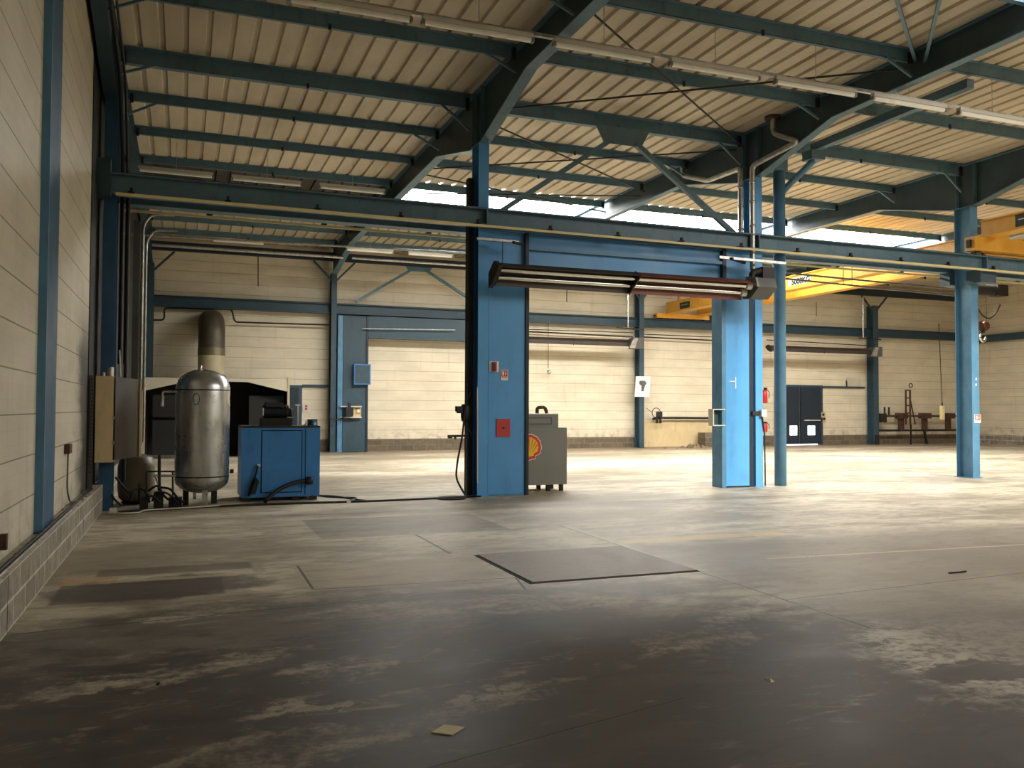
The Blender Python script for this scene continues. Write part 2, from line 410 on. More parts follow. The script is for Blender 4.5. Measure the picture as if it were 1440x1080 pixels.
for a in ((XL-.3, XR, YF, S2[2]), (XL-.3, S2[0], S2[2], S2[3]), (S2[1], XR, S2[2], S2[3]), (XL-.3, XR, S2[3], S1[2]), (XL-.3, S1[0], S1[2], S1[3]), (S1[1], XR, S1[2], S1[3]), (XL-.3, XR, S1[3], YB+.3)):
    rc.box(*a, ZR+.08, ZR+.14)
structure('outer_roof', rc, 'dark_grey_paint')
for i, (a, lab) in enumerate(((S1, 1), (S2, 2))):
    sm = MB(); sheet(sm, *a); structure('window_%d' % lab, sm, 'skylight_sheet' if lab == 1 else 'clear_roof_sheet')

# walls
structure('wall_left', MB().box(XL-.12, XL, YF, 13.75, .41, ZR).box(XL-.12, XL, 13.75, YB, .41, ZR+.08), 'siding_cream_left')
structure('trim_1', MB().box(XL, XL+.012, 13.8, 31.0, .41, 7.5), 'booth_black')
bl = MB()
for a, b in ((YF, -1.1), (-1.08, 2.9), (2.92, 7.0), (7.02, 11.98), (12.0, YB)): bl.box(XL-.2, -1.145, a+.004, b-.004, 0, .41)
structure('baseboard_left', bl, 'block_wall_y')
structure('wall_back', MB().box(XL, XR, YB, YB+.12, .45, ZR+.08), 'siding_cream')
structure('baseboard_back', MB().box(XL, XR, YB-.06, YB+.2, 0, .45), 'block_wall_x')
structure('wall_right', MB().box(XR, XR+.12, YF, YB, .45, ZR), 'siding_cream')
structure('baseboard_right', MB().box(XR-.06, XR+.2, YF, YB-.06, 0, .45), 'block_wall_y')
structure('wall_front', MB().box(XL, XR, YF-.12, YF, 0, ZR), 'siding_cream')

# door_1: dark double door in the back wall; door_2: dark door behind the compressor
def box_on(mb, p0, p1, Y, t_, x=None):   # a box t_ thick in front of plane Y between two corners given as points
    mb.box(min(p0.x, p1.x), max(p0.x, p1.x), Y-t_, Y, min(p0.z, p1.z), max(p0.z, p1.z)); return mb
d1 = MB().box(25.2, 27.72, YB-.07, YB-.0, 2.66, 2.76).box(27.6, 27.72, YB-.07, YB, 0, 2.66).build('door_1', 'deep_blue_paint'); tag(d1, kind='structure')
for a, b in ((25.0, 26.36), (26.42, 27.6)):
    lf = MB().box(a, b, YB-.10, YB-.061, .06, 2.66)
    for (z0, z1) in ((.1, .98), (1.06, 2.58)): lf.box(a+.07, b-.07, YB-.112, YB-.10, z0, z1)
    leaf = lf.build('door_leaf', 'dark_navy_paint', d1)
    c = (a+b)/2 if a > 26 else 26.0
    gr = MB()
    for k in range(5): gr.box(c-.2, c+.2, YB-.13, YB-.113, .46+k*.09, .46+k*.09+.07)
    gr.build('vent_grille', 'daylit_louvre', leaf)
MB().box(26.6, 27.5, YB-.16, YB-.12, 1.12, 1.16).build('push_bar', 'pvc_white', d1)
MB().box(25.0, 27.4, YB-.075, YB-.065, .004, .055).build('door_gap_glow', 'daylit_louvre', d1)  # glowing strip stands for daylight in the gap under the leaves
d2 = MB().box(3.0, 4.05, YB-.07, YB, 2.34, 2.44).box(3.93, 4.05, YB-.07, YB, 0, 2.34).build('door_2', 'deep_blue_paint'); tag(d2, kind='structure')
MB().box(3.1, 3.93, YB-.10, YB-.061, .02, 2.34).build('door_leaf', 'dark_navy_paint', d2)

# ------------------------------------------------------------------ steel frame
def YR(X): return 14.82+.018*X           # the line of the front row of columns
def column(name, X0, X1, yf, depth, z0, z1, mat, label, z2=None):
    t_ = empty(name, ((X0+X1)/2, yf+depth/2, z0), label, 'column', None)
    f = .016
    MB().box(X0, X1, yf, yf+f, z0, z1).build('flange', mat, t_)
    MB().box(X0, X1, yf+depth-f, yf+depth, z0, z1).build('flange', mat, t_)
    c = (X0+X1)/2; MB().box(c-.006, c+.006, yf+f, yf+depth-f, z0, z1).build('web', mat, t_)
    MB().box(X0-.04, X1+.04, yf-.04, yf+depth+.04, z0, z0+.015).build('base_plate', mat, t_)
    return t_
YC1, YC2, YC3 = 14.90, 14.97, 15.22
column('steel_column', 5.02, 5.22, YC1, .40, 0, 6.52, 'bright_blue_paint', 'blue steel column beside the door panel with the red call point')
column('steel_column', 11.17, 11.35, YC2, .40, 0, 6.52, 'bright_blue_paint', 'blue steel column carrying the two shiny flue pipes')
c3 = column('steel_column', 17.55, 17.78, YC3, .46, 0, 6.52, 'blue_paint', 'free-standing blue column with a small red and white sign')
MB().box(17.40, 17.90, 14.82, YC3-.001, 4.62, 4.925).build('corbel', 'deep_blue_paint', c3)
MB().box(17.40, 17.90, YC3+.47, 15.98, 4.66, 4.965).build('corbel', 'deep_blue_paint', c3)
column('steel_column', XL+.09, XL+.28, 14.72, .40, .0, 6.52, 'wall_column_blue', 'blue column against the side wall above the cream cabinet')
lc = empty('wall_column', (-1.3, 9.6, .41), 'broad blue column standing on the block plinth of the side wall', 'column')
MB().box(XL-.02, XL+.05, 9.22, 10.12, .41, 7.5).build('flange', 'wall_column_blue', lc)
MB().box(XL+.0, XL+.075, 9.19, 9.225, .41, 7.5).build('edge_lip', 'blue_paint', lc)
MB().box(XL-.02, XL+.085, 9.15, 10.2, .40, .425).build('base_plate', 'wall_column_blue', lc)

def rafter(X0, X1, Yc, mat, label, y0=-5.9, y1=32.1):
    c = (X0+X1)/2; zt = 7.54; zb = 7.05; zc = 6.52
    prof = [(y0, zb), (Yc-2.3, zb), (Yc-.1, zc), (Yc+.55, zc), (Yc+2.9, zb), (28.2, zb), (31.6, 6.55), (y1, 6.55)]
    t_ = empty('roof_beam', (c, Yc, zc), label, 'roof beam', None)
    poly = [(y, z) for y, z in prof] + [(y1, zt), (y0, zt)]
    MB().prism(poly, 'x', c-.006, c+.006).build('web', 'shaded_rafter_web', t_)
    MB().box(X0, X1, y0, y1, zt-.001, zt+.015).build('top_flange', mat, t_)
    bf = MB()
    for (a, za), (b, zb_) in zip(prof[:-1], prof[1:]): bf.bar((c, a, za), (c, b, zb_), X1-X0, .018)
    bf.build('bottom_flange', mat, t_)
    st = MB()
    for y in (Yc-.1, Yc+.4):
        for sx in (-1, 1): st.box(min(c, c+sx*(X1-X0)/2), max(c, c+sx*(X1-X0)/2), y, y+.012, zc, zt)
    st.build('stiffener', mat, t_)
    return t_
rafter(5.02, 5.22, YC1, 'teal_paint', 'haunched blue roof beam resting on the column with the red call point')
rafter(11.17, 11.35, YC2, 'teal_paint', 'haunched blue roof beam over the column with the flue pipes')
rafter(17.55, 17.78, YC3, 'teal_paint', 'haunched blue roof beam over the free-standing column')
rafter(XL+.06, XL+.26, 14.8, 'deep_blue_paint', 'dark blue roof beam running along the side wall')
rafter(23.9, 24.1, 15.3, 'teal_paint', 'roof beam beyond the free-standing column, seen behind the crane')

ROWS = [8.62, 10.78, 13.0, 15.45, 17.55, 19.68, 21.9, 24.2, 26.4, 28.5, 30.6]
ROWN = {8.62: 'edging the near roof light', 10.78: 'next after the near roof light', 13.0: 'just in front of the column row', 15.45: 'above the column row',
        17.55: 'first row behind columns', 19.68: 'second row behind columns', 21.9: 'in front of the far roof light',
        24.2: 'behind the far roof light', 26.4: 'third from the back wall', 28.5: 'second from the back wall', 30.6: 'next to the back wall'}
BAYS = [(-1.05, 5.02, 'in the bay above the tank'), (5.22, 11.17, 'in the bay above the door portal'), (11.35, 17.55, 'in the bay past the flue pipes'),
        (17.78, 23.9, 'in the bay above the cranes'), (24.1, 30.2, 'in the bay past the cranes')]
for y in ROWS:
    for bi, (a, b, bn) in enumerate(BAYS):
        if bi >= 3 and y < 15: continue
        d = .24 if y == 15.45 else (.17 if y > 16 else .2)
        p = empty('purlin', ((a+b)/2, y, ZR-d), 'blue purlin %s, %s' % (bn, ROWN[y]), 'purlin')
        w = .13 if y == 15.45 else .07
        MB().box(a, b, y-.004, y+.004, ZR-d, ZR-.002).box(a, b, y-.004, y+w, ZR-d, ZR-d+.006).box(a, b, y-w, y+.004, ZR-.01, ZR-.002).build('section', 'teal_paint', p)
        cl = MB()
        for xx in (a+.03, b-.09): cl.box(xx, xx+.06, y-.06, y-.004, ZR-d-.05, ZR-.06)
        cl.box((a+b)/2-.02, (a+b)/2+.02, y-.03, y-.004, ZR-d-.04, ZR-d+.05)
        cl.build('cleat', 'dark_steel', p)
        if y in (13.0, 17.55, 15.45, 10.78) and bi < 3:
            br = MB(); br.bar((b-.55, y, ZR-d), (b+.0, y, 7.12 if y != 15.45 else 6.9), .04, .04)
            if bi == 0: br.bar((a+.5, y, ZR-d), (a-.0, y, 7.12), .04, .04)
            br.build('brace', 'teal_paint', p)
# bracing rods under the roof in the portal bay and next bay
for (p, q, lab) in (((5.22, 10.85, 7.3), (11.17, 15.35, 7.25), 'thin bracing rod from the roof light purlin towards the flue column'),
                    ((5.22, 15.3, 7.25), (11.17, 10.9, 7.3), 'thin bracing rod from the portal column back over the light fittings'),
                    ((5.22, 15.6, 7.22), (11.17, 19.6, 7.28), 'thin bracing rod running away behind the portal column'),
                    ((5.22, 19.6, 7.26), (11.17, 15.6, 7.26), 'thin bracing rod crossing behind the portal column'),
                    ((5.22, 19.8, 7.2), (11.17, 21.8, 7.22), 'thin bracing rod beside the far roof light'),
                    ((5.22, 21.8, 7.2), (11.17, 19.8, 7.22), 'crossing rod beside the far roof light'),
                    ((17.5, 10.7, 7.2), (15.3, 7.2, 7.25), 'slanting roof stay near the bright roof light')):
    tag(MB().tube([p, q], .018, 6).build('bracing_rod', 'dark_steel'), lab, 'bracing rod')
for p, q, lab in ((aX(1288, 88, 11.3), aZ(1255, -20, 7.5), 'steep stay from the flue roof beam up to the roof light'), (aX(1300, 88, 11.3), aZ(1326, -20, 7.5), 'second stay from the flue roof beam, splayed the other way')):
    tag(MB().bar(p, q, .05, .05).build('roof_stay', 'teal_paint'), lab, 'roof stay')

# vertical bracing above the runway, in the portal bay, and its twin on the back wall
def kbrace(a, b, top, z, Y, mat, label):
    t_ = empty('wind_bracing', ((a[0]+b[0])/2, Y, min(a[1], b[1])), label, 'bracing')
    for (p, q) in ((a, (top-.32, z)), (b, (top+.32, z))):
        MB().bar((p[0], Y, p[1]), (q[0], Y, q[1]), .10, .10).build('diagonal', mat, t_)
    MB().prism([(top-.62, z+.32), (top+.62, z+.32), (top+.42, z-.04), (top-.42, z-.04)], 'y', Y-.008, Y+.008).build('gusset', mat, t_)
kbrace((5.5, 5.3), (10.95, 5.3), 8.22, 6.98, 15.3, 'teal_paint', 'pair of slanting braces above the runway beam in the portal bay')
kbrace((5.9, 5.55), (10.9, 5.55), 8.3, 6.85, 31.7, 'teal_paint', 'pair of slanting braces high on the back wall')

# crane runway beams
def runway(name, x0, x1, yf, z0, z1, mat, label, w=.22, joints=()):
    t_ = empty(name, ((x0+x1)/2, yf(0), z0), label, 'runway beam')
    c = .5*w
    def sl(mb, za, zb, d0, d1):
        vs = [(x, yf(x)+d, z) for x in (x0, x1) for d, z in ((d0, za), (d1, za), (d1, zb), (d0, zb))]
        mb.add(vs, [(3, 2, 1, 0), (4, 5, 6, 7), (0, 1, 5, 4), (1, 2, 6, 5), (2, 3, 7, 6), (3, 0, 4, 7)]); return mb
    sl(MB(), z0, z0+.02, 0, w).build('bottom_flange', mat, t_)
    sl(MB(), z0+.02, z1-.02, c-.008, c+.008).build('web', mat, t_)
    sl(MB(), z1-.02, z1, 0, w).build('top_flange', mat, t_)
    sl(MB(), z1, z1+.04, c-.025, c+.025).build('rail', 'dark_steel', t_)
    for xj in joints:
        MB().box(xj-.012, xj+.012, yf(xj)+.01, yf(xj)+w-.01, z0+.02, z1-.02).build('joint_plate', mat, t_)
    return t_
fr = runway('runway_beam', -1.2, 30.0, lambda x: 14.55+.014*x, 4.93, 5.24, 'teal_paint', 'long blue crane runway beam in front of the columns, above the yellow bar', .30, (5.1, 11.1, 17.6))
MB().box(-1.30, -1.10, 14.5, 14.86, 4.86, 5.44).build('end_bracket', 'deep_blue_paint', fr)
bk = runway('runway_beam', -1.2, 30.0, lambda x: 15.5+.014*x, 4.97, 5.24, 'teal_paint', 'lower blue runway beam behind the column row', .26)
gb = runway('runway_beam', XL+.05, XR, lambda x: 31.75, 5.08, 5.44, 'deep_blue_paint', 'blue runway beam along the back wall', .3)
tag(MB().box(XR-.35, XR-.05, 0, 31.75, 4.95, 5.28).build('wall_rail', 'deep_blue_paint'), 'dark blue rail along the far side wall behind the crane hook', 'wall rail')
def bar_rail(y, z, x0, x1, label, sp, ph):
    t_ = empty('conductor_rail', ((x0+x1)/2, y(5), z), label, 'conductor rail')
    MB().bar((x0, y(x0), z), (x1, y(x1), z), .03, .042).build('bar', 'rail_yellow', t_)
    xx = x0+ph
    while xx < x1:
        MB().box(xx-.05, xx+.05, y(xx)-.03, y(xx)+.20, z+.03, z+.05).box(xx-.02, xx+.02, y(xx)-.03, y(xx)+.03, z+.02, z+.11).build('hanger', 'black_rubber', t_)
        xx += sp
bar_rail(lambda x: 14.45+.014*x, 4.885, -1.02, 26.0, 'yellow conductor bar along the front of the crane runway beam', 1.42, .22)
bar_rail(lambda x: 15.95+.014*x, 4.955, -1.02, 26.0, 'second yellow conductor bar, behind the column row', 2.0, 1.4)

# back wall steelwork
BX = [(-1.22, -1.0), (5.0, 5.2), (11.35, 11.55), (17.78, 18.0), (23.6, 23.85), (30.25, 30.55)]
BL = ['back corner column behind the duct', 'dark back-wall column beside the wide blue door post', 'back-wall column hidden behind the portal post', 'back-wall column with the white poster', 'back-wall column with the red fire extinguishers', 'back-wall column beside the rusty pipe rack']
for (a, b), lab in zip(BX, BL):
    z0 = 0 if lab.find('rack') < 0 else .0
    column('steel_column', a, b, 31.62, .42, z0, 6.55, 'deep_blue_paint', lab)
    kb = MB().bar(((a+b)/2, 31.7, 6.2), ((a+b)/2+.75, 31.7, 6.98), .07, .07)
    if a > 0: kb.bar(((a+b)/2, 31.7, 6.2), ((a+b)/2-.75, 31.7, 6.98), .07, .07)
    tag(kb.build('knee_brace', 'deep_blue_paint'), 'knee brace at the top of the ' + lab.replace('back-wall ', ''), 'brace')
tag(MB().box(XL+.02, XR-.02, 31.45, 31.6, 6.97, 7.27).build('eave_beam', 'dark_navy_paint'), 'dark eave beam along the top of the back wall', 'beam')

# ------------------------------------------------------------------ door portal (front row)
pt = empty('portal_post', (5.6, 14.95, 0), 'wide bright blue portal post carrying the red panel', 'portal post')
MB().box(5.235, 5.96, 14.93, 14.945, .03, 4.06).box(5.235, 5.96, 15.28, 15.295, .03, 4.06).build('panel', 'bright_blue_paint', pt)
MB().box(5.965, 6.03, 14.90, 15.32, 0, 4.04).build('guide_rail', 'dark_navy_paint', pt)
MB().box(5.235, 5.96, 14.92, 15.30, 0, .028).build('kick_strip', 'blue_paint', pt)
p2 = empty('portal_post', (10.75, 15.0, 0), 'wide bright blue portal post with the grey bracket on its edge', 'portal post')
MB().box(10.34, 10.44, 14.97, 15.33, .0, 4.06).build('edge_channel', 'blue_paint', p2)
MB().box(10.442, 11.02, 14.985, 15.0, .03, 4.06).box(10.442, 11.02, 15.3, 15.315, .03, 4.06).build('panel', 'bright_blue_paint', p2)
MB().box(11.022, 11.12, 14.99, 15.33, 0, 4.06).build('guide_rail', 'dark_navy_paint', p2)
wb = MB()
wp = aY(1035, 545, 14.98)
wb.box(wp.x-.02, wp.x, 14.975, 14.984, wp.z-.02, wp.z+.22).box(wp.x-.16, wp.x, 14.975, 14.984, wp.z+.12, wp.z+.135)
wb.box(wp.x-.30, wp.x-.28, 14.975, 14.984, wp.z+.13, wp.z+.17)
wb.build('paint_scratch', 'white_paint', p2)
hd = empty('portal_header', (8.2, 15.0, 4.1), 'bright blue door header spanning between the two portal posts', 'door header')
MB().box(5.235, 11.12, 15.02, 15.03, 4.09, 4.92).build('panel', 'bright_blue_paint', hd)
MB().box(5.965, 6.03, 14.92, 15.018, 4.065, 4.92).build('hanger_strip', 'dark_navy_paint', hd)
MB().box(6.035, 10.33, 14.93, 15.02, 4.60, 4.66).box(6.035, 10.33, 14.93, 15.02, 4.075, 4.09).box(6.035, 10.33, 14.93, 15.02, 4.89, 4.92).build('stiffening_rib', 'blue_paint', hd)
MB().box(10.345, 10.43, 14.93, 15.018, 4.065, 4.92).build('hanger_strip', 'dark_navy_paint', hd)
MB().box(6.04, 10.33, 14.96, 15.28, 4.045, 4.07).build('soffit', 'dark_navy_paint', hd)
bkt = empty('channel_bracket', (10.2, 14.9, 1.1), 'small grey channel bracket on the edge of the portal post', 'bracket')
b0, b1 = aY(1002, 575, 14.95), aY(1018, 599, 14.95)
MB().box(b0.x, b1.x+.02, 14.93, 15.1, b0.z-.02, b0.z).build('plate', 'pvc_white', bkt)
MB().box(b0.x, b1.x+.02, 14.93, 15.1, b1.z, b1.z+.02).build('plate', 'pvc_white', bkt)
MB().box(b0.x, b0.x+.02, 14.93, 15.1, b1.z+.02, b0.z-.02).build('plate', 'pvc_white', bkt)
MB().box(b0.x+.02, b1.x+.02, 15.08, 15.1, b1.z+.02, b0.z-.02).build('back', 'deep_blue_paint', bkt)
# the same kind of surround on the back wall
bp = empty('portal_post', (5.7, 31.6, 0), 'wide dull blue door post on the back wall holding the shelf', 'portal post')
MB().box(5.24, 5.42, 31.55, 32.0, 0, 5.0).build('edge_channel', 'blue_paint', bp)
MB().box(5.44, 6.28, 31.58, 32.0, .02, 5.0).build('panel', 'deep_blue_paint', bp)
MB().box(6.285, 6.36, 31.55, 32.0, 0, 5.0).build('guide_rail', 'dark_navy_paint', bp)
bh = empty('portal_header', (8.8, 31.6, 4.2), 'dull blue door header on the back wall behind the portal post', 'door header')
MB().box(6.37, 11.3, 31.6, 32.1, 4.22, 5.02).build('panel', 'deep_blue_paint', bh)
MB().box(6.37, 11.3, 31.52, 31.6, 4.2, 4.27).build('lower_lip', 'deep_blue_paint', bh)
for x0, x1, z0, lab in ((4.06, 5.0, 2.38, 'thin blue rail from the door behind the compressor to the wide door post'), (27.75, 30.2, 2.64, 'dark blue rail from the double door to the rack column')):
    tag(MB().box(x0, x1, YB-.09, YB, z0, z0+.09).build('wall_rail', 'deep_blue_paint'), lab, 'wall rail')

# round column with its forked head
rc_ = empty('round_column', (11.88, 15.1, 0), 'round blue steel column with a forked head beside the flue pipes', 'column')
cx, cy = 11.88, 15.08
MB().lathe([(.0, 0), (.125, 0), (.125, 4.55), (.145, 4.56), (.145, 4.75), (.125, 4.76), (.125, 6.72), (0, 6.72)], (cx, cy, 0), 24).build('shaft', 'blue_paint', rc_)
MB().tube([(cx, cy, 6.2), (cx+.2, cy-.1, 6.45), (cx+.62, cy-.35, 6.93)], .07, 12).build('fork_arm', 'blue_paint', rc_)
MB().box(cx-.25, cx+.15, cy-.1, cy+.12, 6.72, 7.0).box(cx+.45, cx+.8, cy-.5, cy-.2, 6.93, 7.12).build('head_plate', 'teal_paint', rc_)
tag(MB().bar((cx+.62, cy-.35, 7.2), (cx+.62, 10.8, 7.2), .16, .16).build('ceiling_beam', 'teal_paint'), 'short blue beam beside the flue roof beam, held by the round column', 'beam')

# ------------------------------------------------------------------ fluorescent lights
def batten(L, pos, label, group):
    t_ = empty('light_fitting', pos, label, 'light fitting', group)
    x, y, z = pos
    MB().box(x-L/2, x+L/2, y-.045, y+.045, z+.03, z+.085).build('housing', 'pvc_white', t_)
    MB().tube([(x-L/2+.03, y, z), (x+L/2-.03, y, z)], .04, 10).build('tube', 'tube_glass', t_)
    e = MB()
    for sx in (-1, 1): e.box(x+sx*(L/2)-.015, x+sx*(L/2)+.015, y-.04, y+.04, z-.036, z+.03)
    e.build('end_cap', 'grey_paint', t_)
    MB().box(x-.004, x+.004, y-.004, y+.004, z+.085, 7.5 if y < 25 else 7.4).build('hanger', 'galvanised', t_)
    return t_
pieces = [(430, 560, -4, 19), (590, 753, 28, 56), (776, 920, 60, 84), (940, 1067, 89, 110), (1088, 1203, 113, 133), (1225, 1328, 136, 155), (1345, 1440, 157, 174)]
names = ['dusty tube light at the end of the suspended row, over the empty wall bay', 'dusty tube light just before the portal roof beam', 'bright clean tube light just past the portal roof beam', 'second tube light past the portal roof beam',
         'tube light just before the flue roof beam', 'tube light just past the flue roof beam', 'last visible tube light of the suspended row past the flue roof beam']
proto = None
for (a, b, ya, yb), nm in zip(pieces, names):
    p = aZ(a, ya+2, 6.8); q = aZ(b, yb+1, 6.8); c = (p+q)/2
    if proto is None: proto = batten(1.6, (c.x, 11.1, 6.8), nm, 'suspended row of tube lights')
    else: copy_thing(proto, (c.x, 11.1, 6.8), nm)
p0 = aZ(430, -4, 6.8)
tr_ = MB().box(p0.x-4, 20, 11.16, 11.22, 6.91, 6.96).build('cable_tray', 'galvanised'); tag(tr_, 'thin cable tray running along the suspended row of tube lights', 'cable tray')
def row(ps, Y, Z, nms, grp, L=1.55):
    pr = None
    for (a, b, yy), nm in zip(ps, nms):
        p = aZ(a, yy, Z); q = aZ(b, yy+ (b-a)*.1, Z); x = (aY(a, yy, Y).x+aY(b, yy, Y).x)/2
        if pr is None: pr = batten(L, (x, Y, Z), nm, grp)
        else: copy_thing(pr, (x, Y, Z), nm)
row([(195, 300, 241), (325, 425, 252), (445, 545, 264)], 20.35, 6.8, ['dim tube light above the runway beam next to the side wall', 'middle tube light above the runway beam over the tank bay', 'tube light above the runway beam beside the bright roof light'], 'tube lights over the tank bay')
row([(290, 380, 350), (480, 560, 345), (570, 640, 352)], 28.0, 6.78, ['dim tube light near the back wall above the duct', 'tube light near the back wall past the corner bay', 'tube light near the back wall beside the portal column'], 'tube lights near the back wall')
for (x0, x1, y, z, r, lab) in ((-1.0, 5.0, 29.2, 6.72, .05, 'long grey pipe under the eave beam over the duct'), (5.3, 11.0, 29.2, 6.72, .04, 'grey pipe under the eave beam behind the portal')):
    tag(MB().tube([(x0, y, z), (x1, y, z)], r, 8).build('ceiling_pipe', 'galvanised'), lab, 'pipe')

# ------------------------------------------------------------------ radiant heaters
def heater(x0, x1, yc, zc, s, label, end_mat, tilt=-32):
    t_ = empty('radiant_heater', ((x0+x1)/2, yc, zc), label, 'heater', None)
    # reflector hood: an open channel tilted toward the camera side
    def tr(y, z):                        # tilt the section
        a = math.radians(tilt); y, z = y*s, z*s
        return (yc+y*math.cos(a)+z*math.sin(a)*-1, zc+y*math.sin(a)+z*math.cos(a))
    xm = x0+(x1-x0)*.52
    for (a, b, m) in ((x0, xm, 'brown_hood'), (xm, x1, end_mat)):  # second half of the hood takes its own paint
        sec = [tr(-.30, -.12), tr(-.17, .09), tr(.17, .09), tr(.30, -.12)]
        h = MB()
        for (p, q) in zip(sec[:-1], sec[1:]):
            vs = [(a, *p), (b, *p), (b, *q), (a, *q)]; n = Vector((0, -(q[1]-p[1]), q[0]-p[0])).normalized()*.008
            vs += [(v[0], v[1]+n.y, v[2]+n.z) for v in vs]
            h.add(vs, [(0, 1, 2, 3), (7, 6, 5, 4), (0, 4, 5, 1), (1, 5, 6, 2), (2, 6, 7, 3), (3, 7, 4, 0)])
        h.build('reflector', m, t_)
    for yy in (-.12, .12):
        MB().tube([(x0+.02, *tr(yy, -.04)), (x1, *tr(yy, -.04))], .05*s, 12).build('burner_tube', 'chrome', t_)
    MB().prism([tr(-.36, -.14), tr(-.19, .13), tr(.19, .13), tr(.36, -.14), tr(.15, -.2), tr(-.15, -.2)], 'x', x0-.05, x0+.03).build('end_cap', 'dark_steel', t_)
    k = MB()
    for xx in (xm,): k.prism([tr(-.33, -.15), tr(-.19, .11), tr(.19, .11), tr(.33, -.15)], 'x', xx-.012, xx+.012)
    k.build('clamp', 'dark_steel', t_)
    return t_, tr
ht, tr = heater(5.12, 10.45, 14.28, 4.03, .86, 'large radiant tube heater hanging across the front of the blue portal', 'red_brown_hood')
bb = empty('heater_burner', (10.7, 14.3, 3.9), 'burner box with grey cover at the end of the portal heater', 'burner')
MB().prism([tr(-.30, -.2), tr(-.36, .02), tr(-.1, .26), tr(.3, .26), tr(.34, -.05), tr(.1, -.22)], 'x', 10.52, 10.95).build('box', 'dark_grey_paint', bb)
MB().prism([tr(-.31, -.21), tr(-.37, .02), tr(-.1, .27), tr(-.02, .2), tr(-.2, -.1)], 'x', 10.47, 10.515).build('cover', 'grey_paint', bb)
for yy in (-.12, .12): MB().tube([(10.36, *tr(yy, -.04)), (10.47, *tr(yy, -.04))], .075, 12).build('collar', 'pvc_white', bb)
MB().tube(bend([(10.6, 14.3, 4.2), (10.6, 14.32, 4.34), (10.85, 14.4, 4.42)], .08), .06, 10).build('fan_inlet', 'dark_steel', bb)
MB().box(10.9, 11.18, 14.35, 14.75, 4.22, 4.5).build('fan_box', 'dark_steel', bb)
fm = empty('mounting_frame', (10.8, 14.5, 4.55), 'galvanised mounting frame above the heater burner box', 'mounting frame')
for q in (((9.85, 14.35, 4.62), (11.45, 14.35, 4.60)), ((10.1, 14.55, 4.66), (11.45, 14.55, 4.64)), ((10.1, 14.3, 4.6), (10.75, 14.75, 4.63))):
    MB().bar(*q, .05, .05).build('rail', 'galvanised' if q[0][0] != 10.1 or q[0][1] != 14.3 else 'dark_steel', fm)
fm2 = empty('mounting_frame', (5.1, 14.5, 4.55), 'galvanised mounting frame above the capped end of the portal heater', 'mounting frame')
for q in (((4.82, 14.4, 4.62), (5.55, 14.4, 4.62)), ((4.9, 14.62, 4.66), (5.7, 14.62, 4.66)), ((5.5, 14.36, 4.6), (5.78, 14.7, 4.64))):
    MB().bar(*q, .05, .04).build('rail', 'galvanised' if q[0][0] < 5.4 else 'black_rubber', fm2)
for xx in (5.3, 5.72):
    tag(MB().tube([(xx, 14.38, 4.16), (xx, 14.38, 4.62)], .007, 6).build('hanging_wire', 'black_rubber'), 'thin wire from the mounting frame down to the capped heater end' if xx < 5.5 else 'thin wire with a hook above the capped heater end', 'wire')
# heaters on the back wall
for (a, b, ya, yb, Y, lab) in ((760, 892, 478, 483, 31.0, 'brown radiant heater on the back wall beside the poster column'), (1082, 1228, 489, 495, 30.9, 'brown radiant heater on the back wall above the dark double door')):
    p = aY(a, ya, Y); q = aY(b, yb, Y); x0 = p.x if a > 1000 else 11.6
    h2, tr2 = heater(x0, q.x-.2, Y, (p.z+q.z)/2+.02, .62, lab, 'brown_hood', 34)
    b2 = empty('heater_burner', (q.x, Y, q.z), 'grey burner box ending the ' + ('heater beside the poster column' if a < 1000 else 'heater above the double door'), 'burner')
    MB().box(q.x-.15, q.x+.25, Y-.3, Y+.2, q.z-.22, q.z+.22).build('box', 'dark_grey_paint', b2)
    MB().prism([(q.x-.45, q.z-.22), (q.x-.2, q.z-.22), (q.x-.05, q.z+.18), (q.x-.25, q.z+.18)], 'y', Y-.42, Y-.32).build('cover', 'galvanised', b2)
    MB().bar((q.x-.8, Y, q.z+.62), (q.x+.45, Y, q.z+.58), .05, .05).build('rail', 'dark_steel', b2)
    pp = [(q.x-.02, 31.5, q.z+.7), (q.x-.02, 31.5, 6.9)]
    tag(MB().tube(pp, .045, 10).build('flue_pipe', 'chrome'), 'thin shiny flue rising along the ' + ('poster column' if a < 1000 else 'column beside the double door'), 'flue pipe')

# flues of the front heater
def flue(disc, p1, p2, p3, down, label):
    t_ = empty('flue_pipe', (down[0], down[1], 4.5), label, 'flue pipe', None)
    MB().tube(bend([(disc[0], disc[1], ZR-.02), p1, p2, p3, down], .13, 5), .055, 12).build('pipe', 'galvanised', t_)
    MB().lathe([(0, ZR-.055), (.16, ZR-.055), (.17, ZR-.002), (0, ZR-.002)], (disc[0], disc[1], 0), 20).build('roof_collar', 'rusty_steel', t_)
    rg = MB()
    for z in (5.4, 5.9, 6.3): rg.lathe([(.056, z), (.066, z), (.066, z+.04), (.056, z+.04)], (down[0], down[1], 0), 14)
    rg.build('clip', 'chrome', t_)
YP = 13.0
d = aZ(1087, 166, 7.53); a = (d.x, d.y, aY(1090, 188, d.y).z); b = aX(1122, 199, 11.1); YP2 = 14.78
flue((d.x, d.y), a, (b.x, b.y, b.z), aY(1058, 233, YP2), Vector((aY(1058, 300, YP2).x, YP2, 4.5)), 'shiny flue pipe from the roof down the column face to the burner box')
d = aZ(960, 229, 7.53); a = (d.x, d.y, aY(961, 247, d.y).z); b = aX(995, 254, 10.98)
flue((d.x, d.y), a, (b.x, b.y, b.z), Vector((10.98, 15.2, aX(1043, 236, 10.98).z)), Vector((10.98, 15.2, 4.95)), 'second flue pipe, dipping under the roof beam to the same column')

